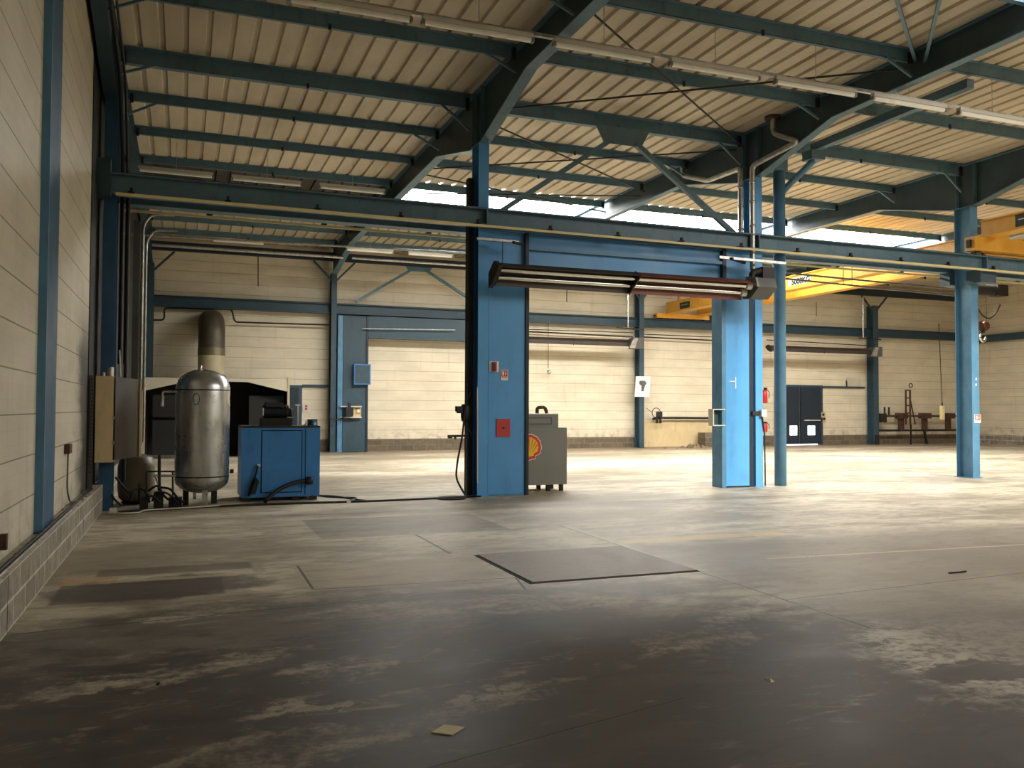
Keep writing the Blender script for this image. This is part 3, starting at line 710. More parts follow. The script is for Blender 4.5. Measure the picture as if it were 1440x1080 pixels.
# ------------------------------------------------------------------ cranes
FONT = {}
def letters(txt, size, origin, ux, uz, nrm, mat, parent, name='lettering', off=.004):
    cu = bpy.data.curves.new('txt', 'FONT'); cu.body = txt; cu.size = size; cu.extrude = .002; cu.offset = .012
    o = bpy.data.objects.new('txt', cu); col.objects.link(o)
    dg = bpy.context.evaluated_depsgraph_get(); me = bpy.data.meshes.new_from_object(o.evaluated_get(dg))
    bpy.data.objects.remove(o); origin = Vector(origin); ux, uz, nrm = Vector(ux), Vector(uz), Vector(nrm)
    mb = MB(); mb.add([origin + ux*v.co.x + uz*v.co.y + nrm*(off+v.co.z) for v in me.vertices], [tuple(p.vertices) for p in me.polygons])
    return mb.build(name, mat, parent, fix=False)
def crane(x, y0, y1, zb, zt, trucks, label, writes):
    t_ = empty('overhead_crane', (x, (y0+y1)/2, zb), label, 'crane', None)
    for i, dx in enumerate((0, 1.5)):
        g = MB().box(x+dx, x+dx+.34, y0, y1, zb, zt).build('girder', 'crane_yellow', t_)
        MB().box(x+dx-.05, x+dx+.39, y0, y1, zt, zt+.025).box(x+dx-.04, x+dx+.38, y0, y1, zb-.02, zb).build('flange', 'crane_yellow', g)
        if i == 0:
            for fn in writes: fn(g)
    for (yt, z0, z1, xa, xb) in trucks:
        tk = MB().box(xa, xb, yt-.14, yt+.14, z0, z1).build('end_carriage', 'crane_yellow', t_)
        w = MB()
        for xx in (xa+.25, xb-.25): w.lathe([(0, -.05), (.1, -.05), (.1, .05), (0, .05)], (xx, yt, z0+.07), 16, 'y')
        w.build('wheel', 'dark_steel', tk)
        MB().box(xa-.06, xa-.001, yt-.05, yt+.05, z0+.07, z1-.07).build('buffer', 'dark_steel', tk)
    return t_
X1 = 19.15
def w_far(g):
    p = aX(1110, 404, X1); e = aX(1127, 400, X1)
    MB().box(X1-.004, X1, e.y-.45, p.y+.05, 5.80, 6.06).build('capacity_plate', 'pale_plastic', g)
    letters('5000KG', .27, (X1-.006, p.y-.12, 5.83), (0, -1, 0), (0, 0, 1), (-1, 0, 0), 'booth_black', g)
    q = aX(970, 425, X1); r_ = aX(956, 425, X1)
    MB().box(X1-.006, X1, q.y, r_.y, 5.76, 6.02).build('maker_plate', 'label_green', g)
    MB().box(X1-.009, X1-.0062, q.y+.1, r_.y-.1, 5.9, 5.925).build('plate_stripe', 'galvanised', g)
fc = crane(X1, 15.75, 31.75, 5.70, 6.12, [(31.9, 5.50, 5.70, 18.7, 21.3), (15.90, 5.30, 5.70, 18.7, 21.3)], 'yellow travelling crane between the column row and the back wall', [w_far])
MB().box(21.31, 21.7, 31.8, 32.0, 5.5, 5.72).build('travel_motor', 'black_rubber', fc)
MB().lathe([(0, 0), (.07, 0), (.07, .22), (0, .22)], (X1+.17, 31.0, 6.145), 10).build('stop_post', 'crane_yellow', fc)
X2 = 17.32
def w_near(g):
    q = aX(1428, 318, X2)
    MB().box(X2-.006, X2, q.y-1.3, q.y, 5.71, 5.98).build('maker_plate', 'label_green', g)
    MB().box(X2-.009, X2-.0062, q.y-1.25, q.y-.08, 5.855, 5.875).build('plate_stripe', 'white_paint', g)
crane(X2, -4.0, 14.72, 5.66, 6.0, [(14.72+.04, 5.32, 5.64, 17.0, 20.6)], 'yellow travelling crane above the near hall, behind the light row', [w_near])
# hook block and hoist of the far crane, the pendant cable and a second chain
ch = aY(1382, 463, 22.0)
hk = empty('crane_hook', ch, 'chrome crane hook on its sheave block beside the free-standing column', 'hook')
for dx, m in ((-.17, 'rusty_steel'), (.14, 'red_brown_hood')):
    MB().lathe([(0, -.05), (.15, -.05), (.17, -.02), (.17, .02), (.15, .05), (0, .05)], (ch.x+dx, ch.y, ch.z+.12), 18, 'y').build('sheave', m, hk)
MB().box(ch.x-.06, ch.x+.04, ch.y-.06, ch.y+.06, ch.z-.12, ch.z+.05).build('shank', 'dark_steel', hk)
MB().tube(arc((ch.x, ch.y, ch.z-.28), .13, PI*.5, PI*2.15, 16, (1, 0, 0), (0, 0, 1)), [.03]*3+[.04]*6+[.055]*5+[.035, .025, .015], 10).build('hook', 'chrome', hk)
for dx in (-.2, .18):
    MB().tube([(ch.x+dx, ch.y, ch.z+.2), (ch.x+dx, ch.y, 5.7)], .01, 6).build('wire_rope', 'dark_steel', hk)
hb = empty('hoist', (ch.x, ch.y, 5.55), 'dark hoist hanging from the far crane above the hook', 'hoist')
MB().tube([(ch.x-.6, ch.y, 5.82), (ch.x+.5, ch.y, 5.82)], .2, 16).build('drum', 'dark_steel', hb)
MB().box(ch.x+.5, ch.x+1.0, ch.y-.2, ch.y+.2, 5.62, 6.0).build('gear_case', 'dark_steel', hb)
MB().tube(wave((ch.x-.5, ch.y-.2, 5.2), (ch.x+.6, ch.y-.2, 5.3), .45), .025, 8).build('cable_loop', 'black_rubber', hb)
pdn = aY(1325, 582, 29.0)
pd = empty('crane_pendant', (pdn.x, 29.0, pdn.z), 'yellow push-button pendant on a long cable above the rusty rack', 'crane control')
MB().tube([(pdn.x-.15, 29.0, 5.5), (pdn.x, 29.0, pdn.z+.5)], .018, 6).build('cable', 'dark_steel', pd)
MB().tube([(pdn.x, 29.0, pdn.z+.5), (pdn.x, 29.0, pdn.z+.36)], .03, 8).build('cable_gland', 'black_rubber', pd)
MB().box(pdn.x-.07, pdn.x+.07, 28.93, 29.07, pdn.z-.25, pdn.z+.36).build('button_box', 'rail_yellow', pd)
c0, c1 = aY(1344, 408, 15.9), aY(1350, 600, 15.9)
cc_ = empty('hanging_cable', (c1.x, 15.9, c1.z), 'thin pale control cable hanging beside the free-standing column', 'cable')
MB().tube([c0, (c0.x+.05, 15.9, (c0.z+c1.z)/2), c1], .014, 6).build('cable', 'rail_yellow', cc_)
MB().box(c1.x-.03, c1.x+.03, 15.87, 15.93, c1.z-.12, c1.z).build('plug', 'dark_steel', cc_)
cb0 = aY(1345, 395, 15.9)
# thin trunking carried under the crane bays
for (pa, pb, Y, lab) in (((1075, 381), (1345, 407), 18.0, 'thin dark conduit crossing in front of the yellow crane girder'), ((1075, 389), (1345, 416), 18.3, 'lower of the two thin conduits in front of the yellow crane')):
    p, q = aY(*pa, Y), aY(*pb, Y)
    tag(MB().tube([p, q], .026, 8).build('conduit', 'dark_grey_paint'), lab, 'conduit')
for px in (1186, 1198):
    p = aY(px, 352, 18.15); q = aY(px, 400, 18.15)
    tag(MB().tube([p, q], .01, 6).build('hanging_wire', 'black_rubber'), 'thin wire holding the conduits, %s the crane lettering' % ('closer to' if px < 1190 else 'further from'), 'wire')

# ------------------------------------------------------------------ signs and boxes on the posts
def sign(p0, p1, Y, label, cat, mats, glyph=None, t_=.012, name='sign'):
    a, b = aY(*p0, Y), aY(*p1, Y)
    e = empty(name, ((a.x+b.x)/2, Y, b.z), label, cat)
    MB().box(a.x, b.x, Y-t_, Y, b.z, a.z).build('plate', mats, e)
    if glyph: glyph(e, a, b, Y-t_)
    return e
def g_call(e, a, b, Y):
    w = b.x-a.x; h = a.z-b.z
    MB().box(a.x+w*.3, b.x-w*.3, Y-.05, Y, b.z+h*.02, a.z-.01).build('call_point', 'panel_red', e)
    MB().box(a.x+w*.36, b.x-w*.46, Y-.055, Y-.0505, b.z+h*.1, a.z-h*.2).build('window', 'dark_navy_paint', e)
sign((688, 508), (701, 523), 14.93, 'white plate with a dark red fire call point on the blue post', 'call point', 'white_paint', g_call, name='call_point_plate')
def g_ext(e, a, b, Y):
    w = b.x-a.x; h = a.z-b.z
    MB().box(a.x+w*.08, b.x-w*.08, Y-.003, Y, b.z+h*.36, a.z-h*.05).build('red_field', 'sign_red', e)
    MB().box(a.x+w*.2, b.x-w*.55, Y-.006, Y-.003, b.z+h*.45, a.z-h*.15).build('pictogram', 'white_paint', e)
    MB().box(a.x+w*.6, b.x-w*.25, Y-.006, Y-.003, b.z+h*.5, a.z-h*.25).box(a.x+w*.64, b.x-w*.3, Y-.006, Y-.003, a.z-h*.22, a.z-h*.13).build('pictogram', 'white_paint', e)
    MB().box(a.x+w*.1, b.x-w*.1, Y-.003, Y, b.z+h*.26, b.z+h*.31).build('red_bar', 'sign_red', e)
sign((704, 520), (714, 535), 14.93, 'small red and white extinguisher sign on the blue portal post', 'sign', 'white_paint', g_ext)
def g_red(e, a, b, Y):
    c = Vector(((a.x+b.x)/2, Y-.012, (a.z+b.z)/2)); MB().lathe([(0, 0), (.018, 0), (.018, .012), (0, .012)], c, 10, 'y').build('keyhole', 'black_rubber', e)
sign((698, 589), (717, 614), 14.93, 'faded red square panel low on the blue portal post', 'panel', 'panel_red', g_red, .02, 'red_panel')
sign((1370, 583), (1379, 594.5), YC3, 'small red and white sign on the free-standing column', 'sign', 'white_paint', g_ext, .008)
for i, (yy, lb) in enumerate(((533, 'upper'), (541, 'lower'))):
    p = aY(1372.5, yy, YC3)
    tag(MB().box(p.x-.02, p.x+.02, YC3-.006, YC3, p.z-.025, p.z+.025).build('sticker', 'white_paint'), '%s of two tiny white stickers on the free-standing column' % lb, 'sticker')
p = aY(1071, 581, 14.97)
sb = empty('switch_box', (p.x, 14.93, p.z), 'small white switch box on the blue column beside the round column', 'switch')
MB().box(p.x-.06, p.x+.06, 14.88, 14.97, p.z-.07, p.z+.07).build('housing', 'white_paint', sb)
MB().box(p.x-.25, p.x-.065, 14.93, 14.97, p.z-.04, p.z+.04).build('bracket', 'dark_steel', sb)
MB().tube([(p.x, 14.95, p.z-.07), (p.x+.06, 14.95, p.z-.45), (p.x+.07, 14.95, .02)], .014, 6).build('cable', 'black_rubber', sb)

# air line on the left edge of the portal column
al = empty('air_hose_station', (4.75, 15.1, 0), 'black air hose with regulator hanging beside the portal column', 'air hose')
xa = 4.94
MB().box(4.9, 5.0, 15.12, 15.3, 0, 5.9).build('backing_channel', 'black_rubber', al)
MB().tube([(5.01, 14.86, .25), (5.0, 14.86, 2.0)], .012, 8).build('thin_pipe', 'pvc_white', al)
q = aY(660, 579, 15.05)
rg = MB().lathe([(0, -.18), (.06, -.18), (.08, -.1), (.08, .1), (.05, .14), (0, .14)], (4.83, 15.05, q.z), 14); rg.box(4.68, 4.92, 15.0, 15.1, q.z-.03, q.z+.06).box(4.66, 4.76, 14.98, 15.12, q.z+.0, q.z+.1)
rg.build('regulator', 'black_rubber', al)
MB().box(4.50, 4.90, 15.03, 15.06, aY(650, 613, 15.05).z-.02, aY(650, 613, 15.05).z+.02).box(4.50, 4.56, 14.95, 15.06, aY(650, 613, 15.05).z-.04, aY(650, 613, 15.05).z+.0).box(4.62, 4.65, 15.0, 15.06, aY(650, 613, 15.05).z-.06, aY(650, 613, 15.05).z+.02).build('hose_hook', 'dark_steel', al)
def hose(pts, r=.02, mat='black_rubber'): return MB().tube(bend(pts, .3, 6), r, 8)
hp = [aY(*p_, Y_) for p_, Y_ in (((662, 550), 15.05), ((654, 570), 15.0), ((651, 610), 14.95), ((643, 650), 14.9), ((641, 672), 14.85), ((649, 688), 14.75))]
hp.append(Vector((4.72, 14.55, .022))); hp += [Vector(v) for v in ((4.45, 14.4, .022), (4.2, 14.55, .022), (4.25, 14.85, .022), (4.6, 14.9, .022), (4.88, 14.75, .022), (4.95, 14.5, .05))]
MB().tube(bend(hp, .25, 5), .018, 8).build('hose', 'black_rubber', al)
MB().tube(bend([aY(660, 582, 15.0), aY(654, 596, 14.98), aY(660, 606, 14.98), aY(664, 612, 15.0)], .15), .014, 8).build('short_hose', 'black_rubber', al)

# ------------------------------------------------------------------ grey oil tank with the shell emblem
ot = empty('oil_tank', (6.5, 15.5, 0), 'grey steel oil tank with a yellow and red scallop emblem', 'oil tank')
MB().box(5.65, 7.05, 15.42, 16.1, .13, 1.24).build('body', 'grey_paint', ot)
MB().box(5.65, 6.90, 15.50, 16.05, 1.24, 1.50).build('upper_tray', 'grey_paint', ot)
MB().box(5.7, 6.74, 15.495, 15.5, 1.30, 1.32).box(5.7, 6.74, 15.495, 15.5, 1.42, 1.44).box(6.74, 6.76, 15.495, 15.5, 1.30, 1.44).build('pressed_rib', 'dark_grey_paint', ot)
MB().box(5.65, 6.92, 15.49, 16.06, 1.50, 1.515).build('lid', 'white_paint', ot)
for x in (5.8, 6.68, 6.96):
    for y in (15.5, 15.98): MB().box(x-.035, x+.035, y-.035, y+.035, 0, .13).build('leg', 'black_rubber', ot)
MB().tube(bend([(6.55, 15.75, 1.51), (6.55, 15.75, 1.63), (6.72, 15.75, 1.64), (6.76, 15.75, 1.52)], .06), .035, 10).build('filler_pipe', 'rusty_steel', ot)
MB().tube([(5.9, 15.7, 1.56), (6.35, 15.72, 1.58)], .014, 8).tube([(6.35, 15.72, 1.515), (6.35, 15.72, 1.64)], .014, 8).build('valve_rod', 'dark_steel', ot)
lc_ = Vector((6.245, 15.42, .86))
def scallop(r, n=44, cut=.62):           # an outline: round top, notched foot
    pts = []
    for k in range(n+1):
        a = math.radians(-28 + (236)*k/n)
        rr = r*(1+.018*math.cos(k*PI*2*9/n))
        pts.append((rr*math.cos(a), rr*math.sin(a)))
    pts += [(-.55*r, -.62*r), (-.52*r, -.86*r), (-.2*r, -.90*r), (0, -.98*r), (.2*r, -.90*r), (.52*r, -.86*r), (.55*r, -.62*r)]
    return pts
em_ = MB().prism([(lc_.x+a, lc_.z+b) for a, b in scallop(.265)], 'y', 15.4155, 15.4195).build('emblem', 'white_paint', ot); tag(em_, 'round scallop shell emblem in yellow, red and white')
MB().prism([(lc_.x+a, lc_.z+b) for a, b in scallop(.248)], 'y', 15.4115, 15.415).build('emblem_border', 'logo_red', em_)
MB().prism([(lc_.x+a, lc_.z+b+.004) for a, b in scallop(.19)], 'y', 15.4075, 15.411).build('emblem_shell', 'logo_yellow', em_)
rb = MB()
for k in range(-3, 4):
    a = math.radians(90+k*24); p0 = Vector((lc_.x+.045*math.cos(a)*1.6, 15.4055, lc_.z-.10+.03*math.sin(a))); p1 = Vector((lc_.x+.178*math.cos(a), 15.4055, lc_.z+.0+.172*math.sin(a)))
    n_ = Vector((-(p1-p0).z, 0, (p1-p0).x)).normalized()
    rb.add([p0-n_*.001, p0+n_*.001, p1+n_*.009, p1-n_*.009], [(0, 1, 2, 3)])
rb.build('emblem_rib', 'logo_red', em_, fix=False)

# ------------------------------------------------------------------ air receiver tank
at = empty('air_receiver', (.31, 14.95, 0), 'tall galvanised air receiver tank with domed ends on three legs', 'air tank')
tc = (.30, 15.1, 0); R_ = .425
prof = [(0, .20), (.12, .205), (.24, .235), (.34, .285), (.405, .35), (R_, .43), (R_, 1.93)]
prof += [(.415, 1.99), (.385, 2.06), (.33, 2.125), (.25, 2.18), (.14, 2.225), (0, 2.24)]
MB().lathe(prof, tc, 48).build('shell', 'tank_metal', at)
MB().lathe([(R_+.001, .47), (R_+.005, .475), (R_+.005, .485), (R_+.001, .49)], tc, 48).lathe([(R_+.001, 1.88), (R_+.005, 1.885), (R_+.005, 1.895), (R_+.001, 1.90)], tc, 48).build('weld_seam', 'dark_steel', at)
for a in (-80, 40, 160):
    ca, sa = math.cos(math.radians(a)), math.sin(math.radians(a))
    x, y = tc[0]+.26*ca, tc[1]+.26*sa
    MB().box(x-.045, x+.045, y-.04, y+.04, 0, .27).build('leg', 'galvanised' if a == -80 else 'dark_steel', at)
MB().lathe([(0, 2.19), (.025, 2.19), (.025, 2.30), (0, 2.30)], (tc[0]-.05, tc[1]-.1, 0), 10).build('top_fitting', 'galvanised', at)
MB().lathe([(0, -.03), (.035, -.03), (.035, .03), (0, .03)], (tc[0]+R_+.04, tc[1]-.05, .55), 12, 'x').build('side_plug', 'black_rubber', at)
MB().lathe([(0, .12), (.025, .12), (.025, .22), (0, .22)], (tc[0]-.11, tc[1]-.2, 0), 10).build('drain', 'galvanised', at)
ov = MB()
ov.tube([(tc[0]+R_*1.012*math.sin(-.26+.115*math.cos(a)), tc[1]-R_*1.012*math.cos(-.26+.115*math.cos(a)), 1.74+.09*math.sin(a)) for a in [2*PI*k/20 for k in range(21)]], .006, 6, False)
ov.build('rating_plate', 'dark_steel', at)
MB().tube(bend([(tc[0]-.40, tc[1]-.15, 1.86), (tc[0]-.62, tc[1]-.15, 1.86), (tc[0]-.62, tc[1]-.15, 1.70)], .04), .018, 8).tube([(tc[0]-.62, tc[1]-.15, 1.78), (tc[0]-.62, tc[1]-.15, 1.62)], .03, 8).build('gauge_branch', 'galvanised', at)

# pipework at the foot of the tank
pw = empty('valve_pipework', (-.35, 14.7, 0), 'tangle of black valves, pipes and hoses at the foot of the tank', 'pipework')
zt = lambda px, py: aY(px, py, 14.8)
MB().tube([zt(206, 663), zt(246, 663)], .014, 8).tube([zt(206, 663), zt(206, 700)], .014, 8).tube([zt(243, 663), zt(243, 704)], .014, 8).build('pipe_frame', 'black_rubber', pw)
MB().tube([zt(224, 640), zt(224, 690)], .025, 8).tube([zt(196, 705), zt(196, 680)], .02, 8).build('riser', 'black_rubber', pw)
MB().tube([zt(215, 669), zt(248, 669)], .02, 8).tube([zt(219, 669), zt(223, 681)], .02, 8).build('brass_valve', 'galvanised', pw)
for (pts) in ([(184, 704), (186, 690), (196, 686), (206, 690), (210, 706)], [(209, 690), (222, 680), (232, 700), (247, 706)], [(214, 704), (220, 690), (236, 692), (250, 706)], [(226, 686), (240, 686), (250, 700), (258, 706)],
              [(162, 672), (178, 690), (188, 696)], [(152, 682), (160, 700), (170, 711)], [(200, 706), (212, 694), (226, 706)]):
    P_ = [zt(*p_) for p_ in pts]; P_ = [Vector((v.x, v.y+random.uniform(-.15, .12), max(v.z, .03))) for v in P_]
    MB().tube(bend(P_, .12, 5), .018, 8).build('hose', 'black_rubber', pw)
MB().box(-.62, -.5, 14.7, 14.82, .0, .2).box(-.2, .0, 14.85, 15.0, 0, .16).box(-.42, -.28, 14.75, 14.95, 0, .26).build('valve_body', 'black_rubber', pw)
fg = MB().tube(bend([(-1.02, 14.2, .02), (-.8, 14.1, .02), (-.6, 14.12, .02), (-.55, 14.35, .03), (0.1, 14.5, .03), (.9, 14.75, .03)], .1), .012, 8).build('floor_pipe', 'pvc_white'); tag(fg, 'thin pale pipe lying on the floor in front of the tank pipework', 'pipe')
dr = empty('drum', (-.72, 15.7, 0), 'dull pale plastic drum on the floor under the open cabinet', 'drum')
MB().lathe([(0, .03), (.2, .03), (.27, .10), (.29, .25), (.29, .62), (.25, .76), (.12, .82), (0, .82)], (-.72, 15.75, 0), 24).build('shell', 'drum_plastic', dr)
MB().lathe([(0, .82), (.05, .82), (.05, .87), (0, .87)], (-.72, 15.75, 0), 12).build('cap', 'dark_steel', dr)
MB().lathe([(0, 0), (.21, 0), (.24, .03), (0, .031)], (-.72, 15.75, 0), 24).build('foot', 'black_rubber', dr)
tag(MB().box(-1.02, -.93, 14.3, 14.4, 0, .08).build('small_box', 'pvc_white'), 'tiny white block on the floor at the foot of the wall column', 'block')

# cream control cabinet with its open door on the left wall
cb = empty('control_cabinet', (-1.1, 14.3, .8), 'tall cream control cabinet hung on the side wall with its dark door ajar', 'cabinet')
MB().box(-1.205, -.965, 13.95, 14.45, .79, 2.06).build('body', 'cream_paint', cb)
dd = MB().add([(-.96, 13.97, .82), (-.94, 13.95, .82), (-.655, 14.98, .82), (-.675, 15.0, .82), (-.96, 13.97, 2.05), (-.94, 13.95, 2.05), (-.655, 14.98, 2.05), (-.675, 15.0, 2.05)], [(0, 1, 2, 3), (4, 5, 6, 7), (0, 1, 5, 4), (1, 2, 6, 5), (2, 3, 7, 6), (3, 0, 4, 7)]).build('door', 'brown_panel', cb)
MB().bar((-.64, 14.97, .82), (-.64, 14.97, 2.05), .03, .03).build('edge_strip', 'cream_paint', dd)
for z in (1.08, 1.45): MB().box(-.965, -.945, 13.935, 13.95, z-.025, z+.025).build('hinge', 'galvanised', dd)
MB().tube([(-1.02, 14.1, 2.061), (-1.02, 14.1, 2.2)], .045, 10).tube([(-1.12, 14.1, 2.061), (-1.12, 14.1, 2.12)], .03, 10).build('cable_gland', 'galvanised', cb)
ua = empty('slotted_upright', (-1.24, 13.8, 0), 'perforated grey steel angle standing beside the cream cabinet', 'upright')
MB().box(-1.275, -1.225, 13.86, 13.875, .0, 2.07).box(-1.275, -1.265, 13.875, 13.92, .0, 2.07).build('angle', 'dark_grey_paint', ua)
hl = MB()
for k in range(26): z = .66+k*.054; hl.lathe([(0, 0), (.011, 0), (.011, .003), (0, .003)], (-1.249, 13.8565, z), 8, 'y')
h_ = hl.build('perforation', 'black_rubber', ua); h_['kind'] = 'stuff'

# conduits rising beside the left column
for (px, r, mat, z1, lab, Y) in ((177, .03, 'dark_steel', 5.0, 'dark pipe hugging the wall column above the cabinet', 15.2), (190, .055, 'dark_grey_paint', 4.8, 'broad grey cable trunking beside the wall column', 16.0),
                             (198.5, .022, 'galvanised', 4.75, 'slim grey pipe beside the broad trunking', 16.1), (203.5, .018, 'galvanised', 4.5, 'slimmer grey pipe, last one out from the wall column', 16.2)):
    p = aY(px, 500, Y)
    pts = [(p.x, Y, .4 if px < 185 else 1.0), (p.x, Y, z1)]
    if px > 195: pts += [(p.x+.12, Y, z1+.2), (p.x+.5, Y, z1+.22)]
    mb = MB().box(p.x-r, p.x+r, Y-.03, Y+.03, 1.0, z1) if px == 190 else MB().tube(bend(pts, .15), r, 10)
    tag(mb.build('wall_pipe' if px != 190 else 'cable_trunking', mat), lab, 'pipe')
for pa, pb in (((172, 329), (660, 356)),):
    p, q = aY(*pa, 18.0), aY(*pb, 18.0)
    tag(MB().tube([p, q], .022, 8).build('ceiling_pipe', 'galvanised'), 'slim pipe under the yellow bars from the side wall to the portal column', 'pipe')
hk_ = MB().tube([aY(168, 492, 15.1), aY(169.5, 530, 15.1)], .012, 8); tag(hk_.build('cable', 'pvc_white'), 'short pale cable end above the cabinet', 'cable')

for i, (dx, r_, lab) in enumerate(((.0, .03, 'thick black cable running down beside the side-wall roof beam'), (.07, .018, 'thinner black cable beside the thick one at the side-wall roof beam'))):
    pts = [(-.98+dx, 8.8, 7.3), (-.96+dx, 10.5, 7.2), (-.99+dx, 12.5, 7.1), (-.97+dx, 14.2, 6.7), (-.98+dx, 15.3, 5.6), (-.98+dx, 15.3, 2.3)]
    tag(MB().tube(bend(pts, .4, 5), r_, 8).build('power_cable', 'black_rubber'), lab, 'cable')
# socket and cord on the left wall
so = empty('wall_socket', (XL+.03, 11.4, .95), 'small brown socket box with a cord on the side wall', 'socket')
s0 = aX(94.5, 631, XL+.02)
MB().box(XL, XL+.06, s0.y-.12, s0.y+.12, s0.z-.055, s0.z+.055).build('box', 'rusty_steel', so)
MB().tube(bend([(XL+.03, s0.y, s0.z-.05), (XL+.03, s0.y-.03, .62), (XL+.05, s0.y+.1, .46), (XL+.09, s0.y+.55, .44)], .1), .010, 8).build('cord', 'dark_grey_paint', so)
s1 = aX(4, 762, XL+.02)
tag(MB().box(XL, XL+.05, s1.y-.03, s1.y+.03, s1.z-.06, s1.z+.06).build('pipe_stub', 'rusty_steel'), 'small rusty stub low on the side wall', 'pipe stub')
lp = MB()
lp.tube([(-1.22, -1, .43), (-1.21, 6, .43), (-1.22, 12, .43), (-1.21, 13.7, .43)], .016, 8); tag(lp.build('ledge_cable', 'dark_steel'), 'dark cable lying on the block ledge of the side wall', 'cable')
lp2 = MB().tube([(-1.18, 2, .425), (-1.175, 7, .425), (-1.18, 11, .425)], .011, 8); tag(lp2.build('ledge_cable', 'galvanised'), 'thinner pale cable on the block ledge, closer to the room', 'cable')
db = MB(); random.seed(3)
for k in range(120):
    y = random.uniform(2, 13.5); x_ = random.uniform(XL+.01, -1.17); s_ = random.uniform(.006, .02)
    db.add([(x_-s_, y-s_*2, .411), (x_+s_, y-s_, .411), (x_+s_*.6, y+s_*2, .411), (x_-s_*.8, y+s_, .411), (x_, y, .411+s_)], [(0, 1, 4), (1, 2, 4), (2, 3, 4), (3, 0, 4), (0, 3, 2, 1)])
tag(db.build('ledge_debris', 'debris'), 'dust and crumbs lying on the block ledge', 'debris', kind='stuff')

# ------------------------------------------------------------------ blue compressor and what stands on it
cp = empty('compressor_cabinet', (1.58, 15.7, 0), 'blue compressor cabinet with a large front hatch and a black hose', 'compressor')
MB().box(.93, 2.25, 15.32, 16.3, .07, 1.26).build('housing', 'machine_blue', cp)
MB().box(.93, 2.25, 15.31, 16.31, 1.262, 1.29).build('top_sheet', 'dark_steel', cp)
MB().box(1.27, 1.93, 15.305, 15.319, .16, 1.20).build('hatch', 'machine_blue', cp)
e_ = MB()
for (a, b, c, d_) in ((1.255, 1.268, .15, 1.215), (1.932, 1.945, .15, 1.215), (1.255, 1.945, 1.205, 1.218), (1.255, 1.945, .14, .153), (1.995, 2.005, .1, 1.25)): e_.box(a, b, 15.315, 15.3195, c, d_)
e_.build('hatch_gap', 'gap_dark', cp)
for x in (1.02, 1.85, 2.15): MB().box(x-.06, x+.06, 15.35, 15.45, 0, .07).box(x-.06, x+.06, 16.15, 16.25, 0, .07).build('foot', 'dark_steel', cp)
MB().tube(bend([(2.0, 15.24, .34), (1.85, 15.22, .33), (1.6, 15.18, .25), (1.38, 15.1, .1), (1.3, 14.95, .04)], .2), .035, 10).build('hose', 'black_rubber', cp)
MB().lathe([(0, -.06), (.06, -.06), (.075, 0), (.06, .06), (0, .06)], (2.06, 15.24, .34), 14, 'x').build('hose_coupling', 'black_rubber', cp)
MB().tube(bend([(1.2, 15.27, .62), (1.18, 15.27, .5), (1.1, 15.27, .3), (1.05, 15.25, .1)], .1), .016, 8).build('cord', 'black_rubber', cp)
MB().prism([(1.1, .22), (1.17, .42), (1.22, .36), (1.16, .14), (1.1, .14)], 'y', 15.2, 15.3).build('hanging_tool', 'black_rubber', cp)
MB().box(1.19, 1.24, 15.28, 15.318, .60, .64).build('cord_clip', 'white_paint', cp)
mt = empty('motor_unit', (1.6, 15.8, 1.29), 'dark machine block standing on top of the blue compressor', 'motor')
MB().box(1.28, 1.80, 15.6, 16.05, 1.292, 1.42).build('base_frame', 'dark_steel', mt)
MB().tube([(1.32, 15.85, 1.53), (1.76, 15.85, 1.53)], .125, 18).build('motor_body', 'dark_navy_paint', mt)
MB().box(1.36, 1.66, 15.7, 16.0, 1.62, 1.70).build('terminal_box', 'dark_navy_paint', mt)
fn_ = MB()
for k in range(9): fn_.lathe([(.126, 0), (.14, 0), (.14, .012), (.126, .012)], (1.38+k*.04, 15.85, 1.53), 18, 'x')
fn_.build('cooling_fin', 'black_rubber', mt)
MB().lathe([(0, 0), (.1, 0), (.1, .05), (0, .05)], (1.77, 15.85, 1.5), 16, 'x').build('pulley', 'dark_steel', mt)
MB().tube([(1.3, 15.6, 1.47), (1.3, 15.6, 1.60)], .015, 6).tube([(1.72, 15.62, 1.43), (1.84, 15.6, 1.43)], .02, 6).build('fitting', 'galvanised', mt)
gn = empty('spray_nozzle', (1.86, 15.7, 1.4), 'small white T-shaped handle leaning on the dark machine', 'handle')
MB().box(1.85, 1.93, 15.55, 15.58, 1.64, 1.67).build('cross_piece', 'white_paint', gn); MB().box(1.885, 1.905, 15.555, 15.575, 1.291, 1.64).build('shaft', 'white_paint', gn)
MB().tube(arc((1.97, 15.5, 1.355), .06, -PI*.5, PI*.15, 8, (1, 0, 0), (0, 0, 1)), .014, 6).build('x', 'galvanised').name = 'curved_bracket'
tag(bpy.data.objects['curved_bracket'], 'small curved metal bracket on the compressor beside the dark machine', 'bracket')
c1_ = empty('carton', (2.13, 15.6, 1.29), 'dark blue carton on the corner of the compressor', 'carton')
MB().box(2.07, 2.135, 15.55, 15.67, 1.291, 1.40).build('body', 'dark_navy_paint', c1_); MB().box(2.068, 2.137, 15.548, 15.672, 1.401, 1.405).build('lid', 'machine_blue', c1_)
c2_ = empty('carton', (2.2, 15.6, 1.29), 'brighter blue carton with a white label beside the dark carton', 'carton')
MB().box(2.145, 2.225, 15.5, 15.62, 1.291, 1.40).build('body', 'sign_blue', c2_); MB().box(2.165, 2.21, 15.496, 15.4995, 1.30, 1.35).build('label_patch', 'white_paint', c2_); MB().box(2.144, 2.226, 15.498, 15.622, 1.401, 1.407).build('lid', 'rusty_steel', c2_)
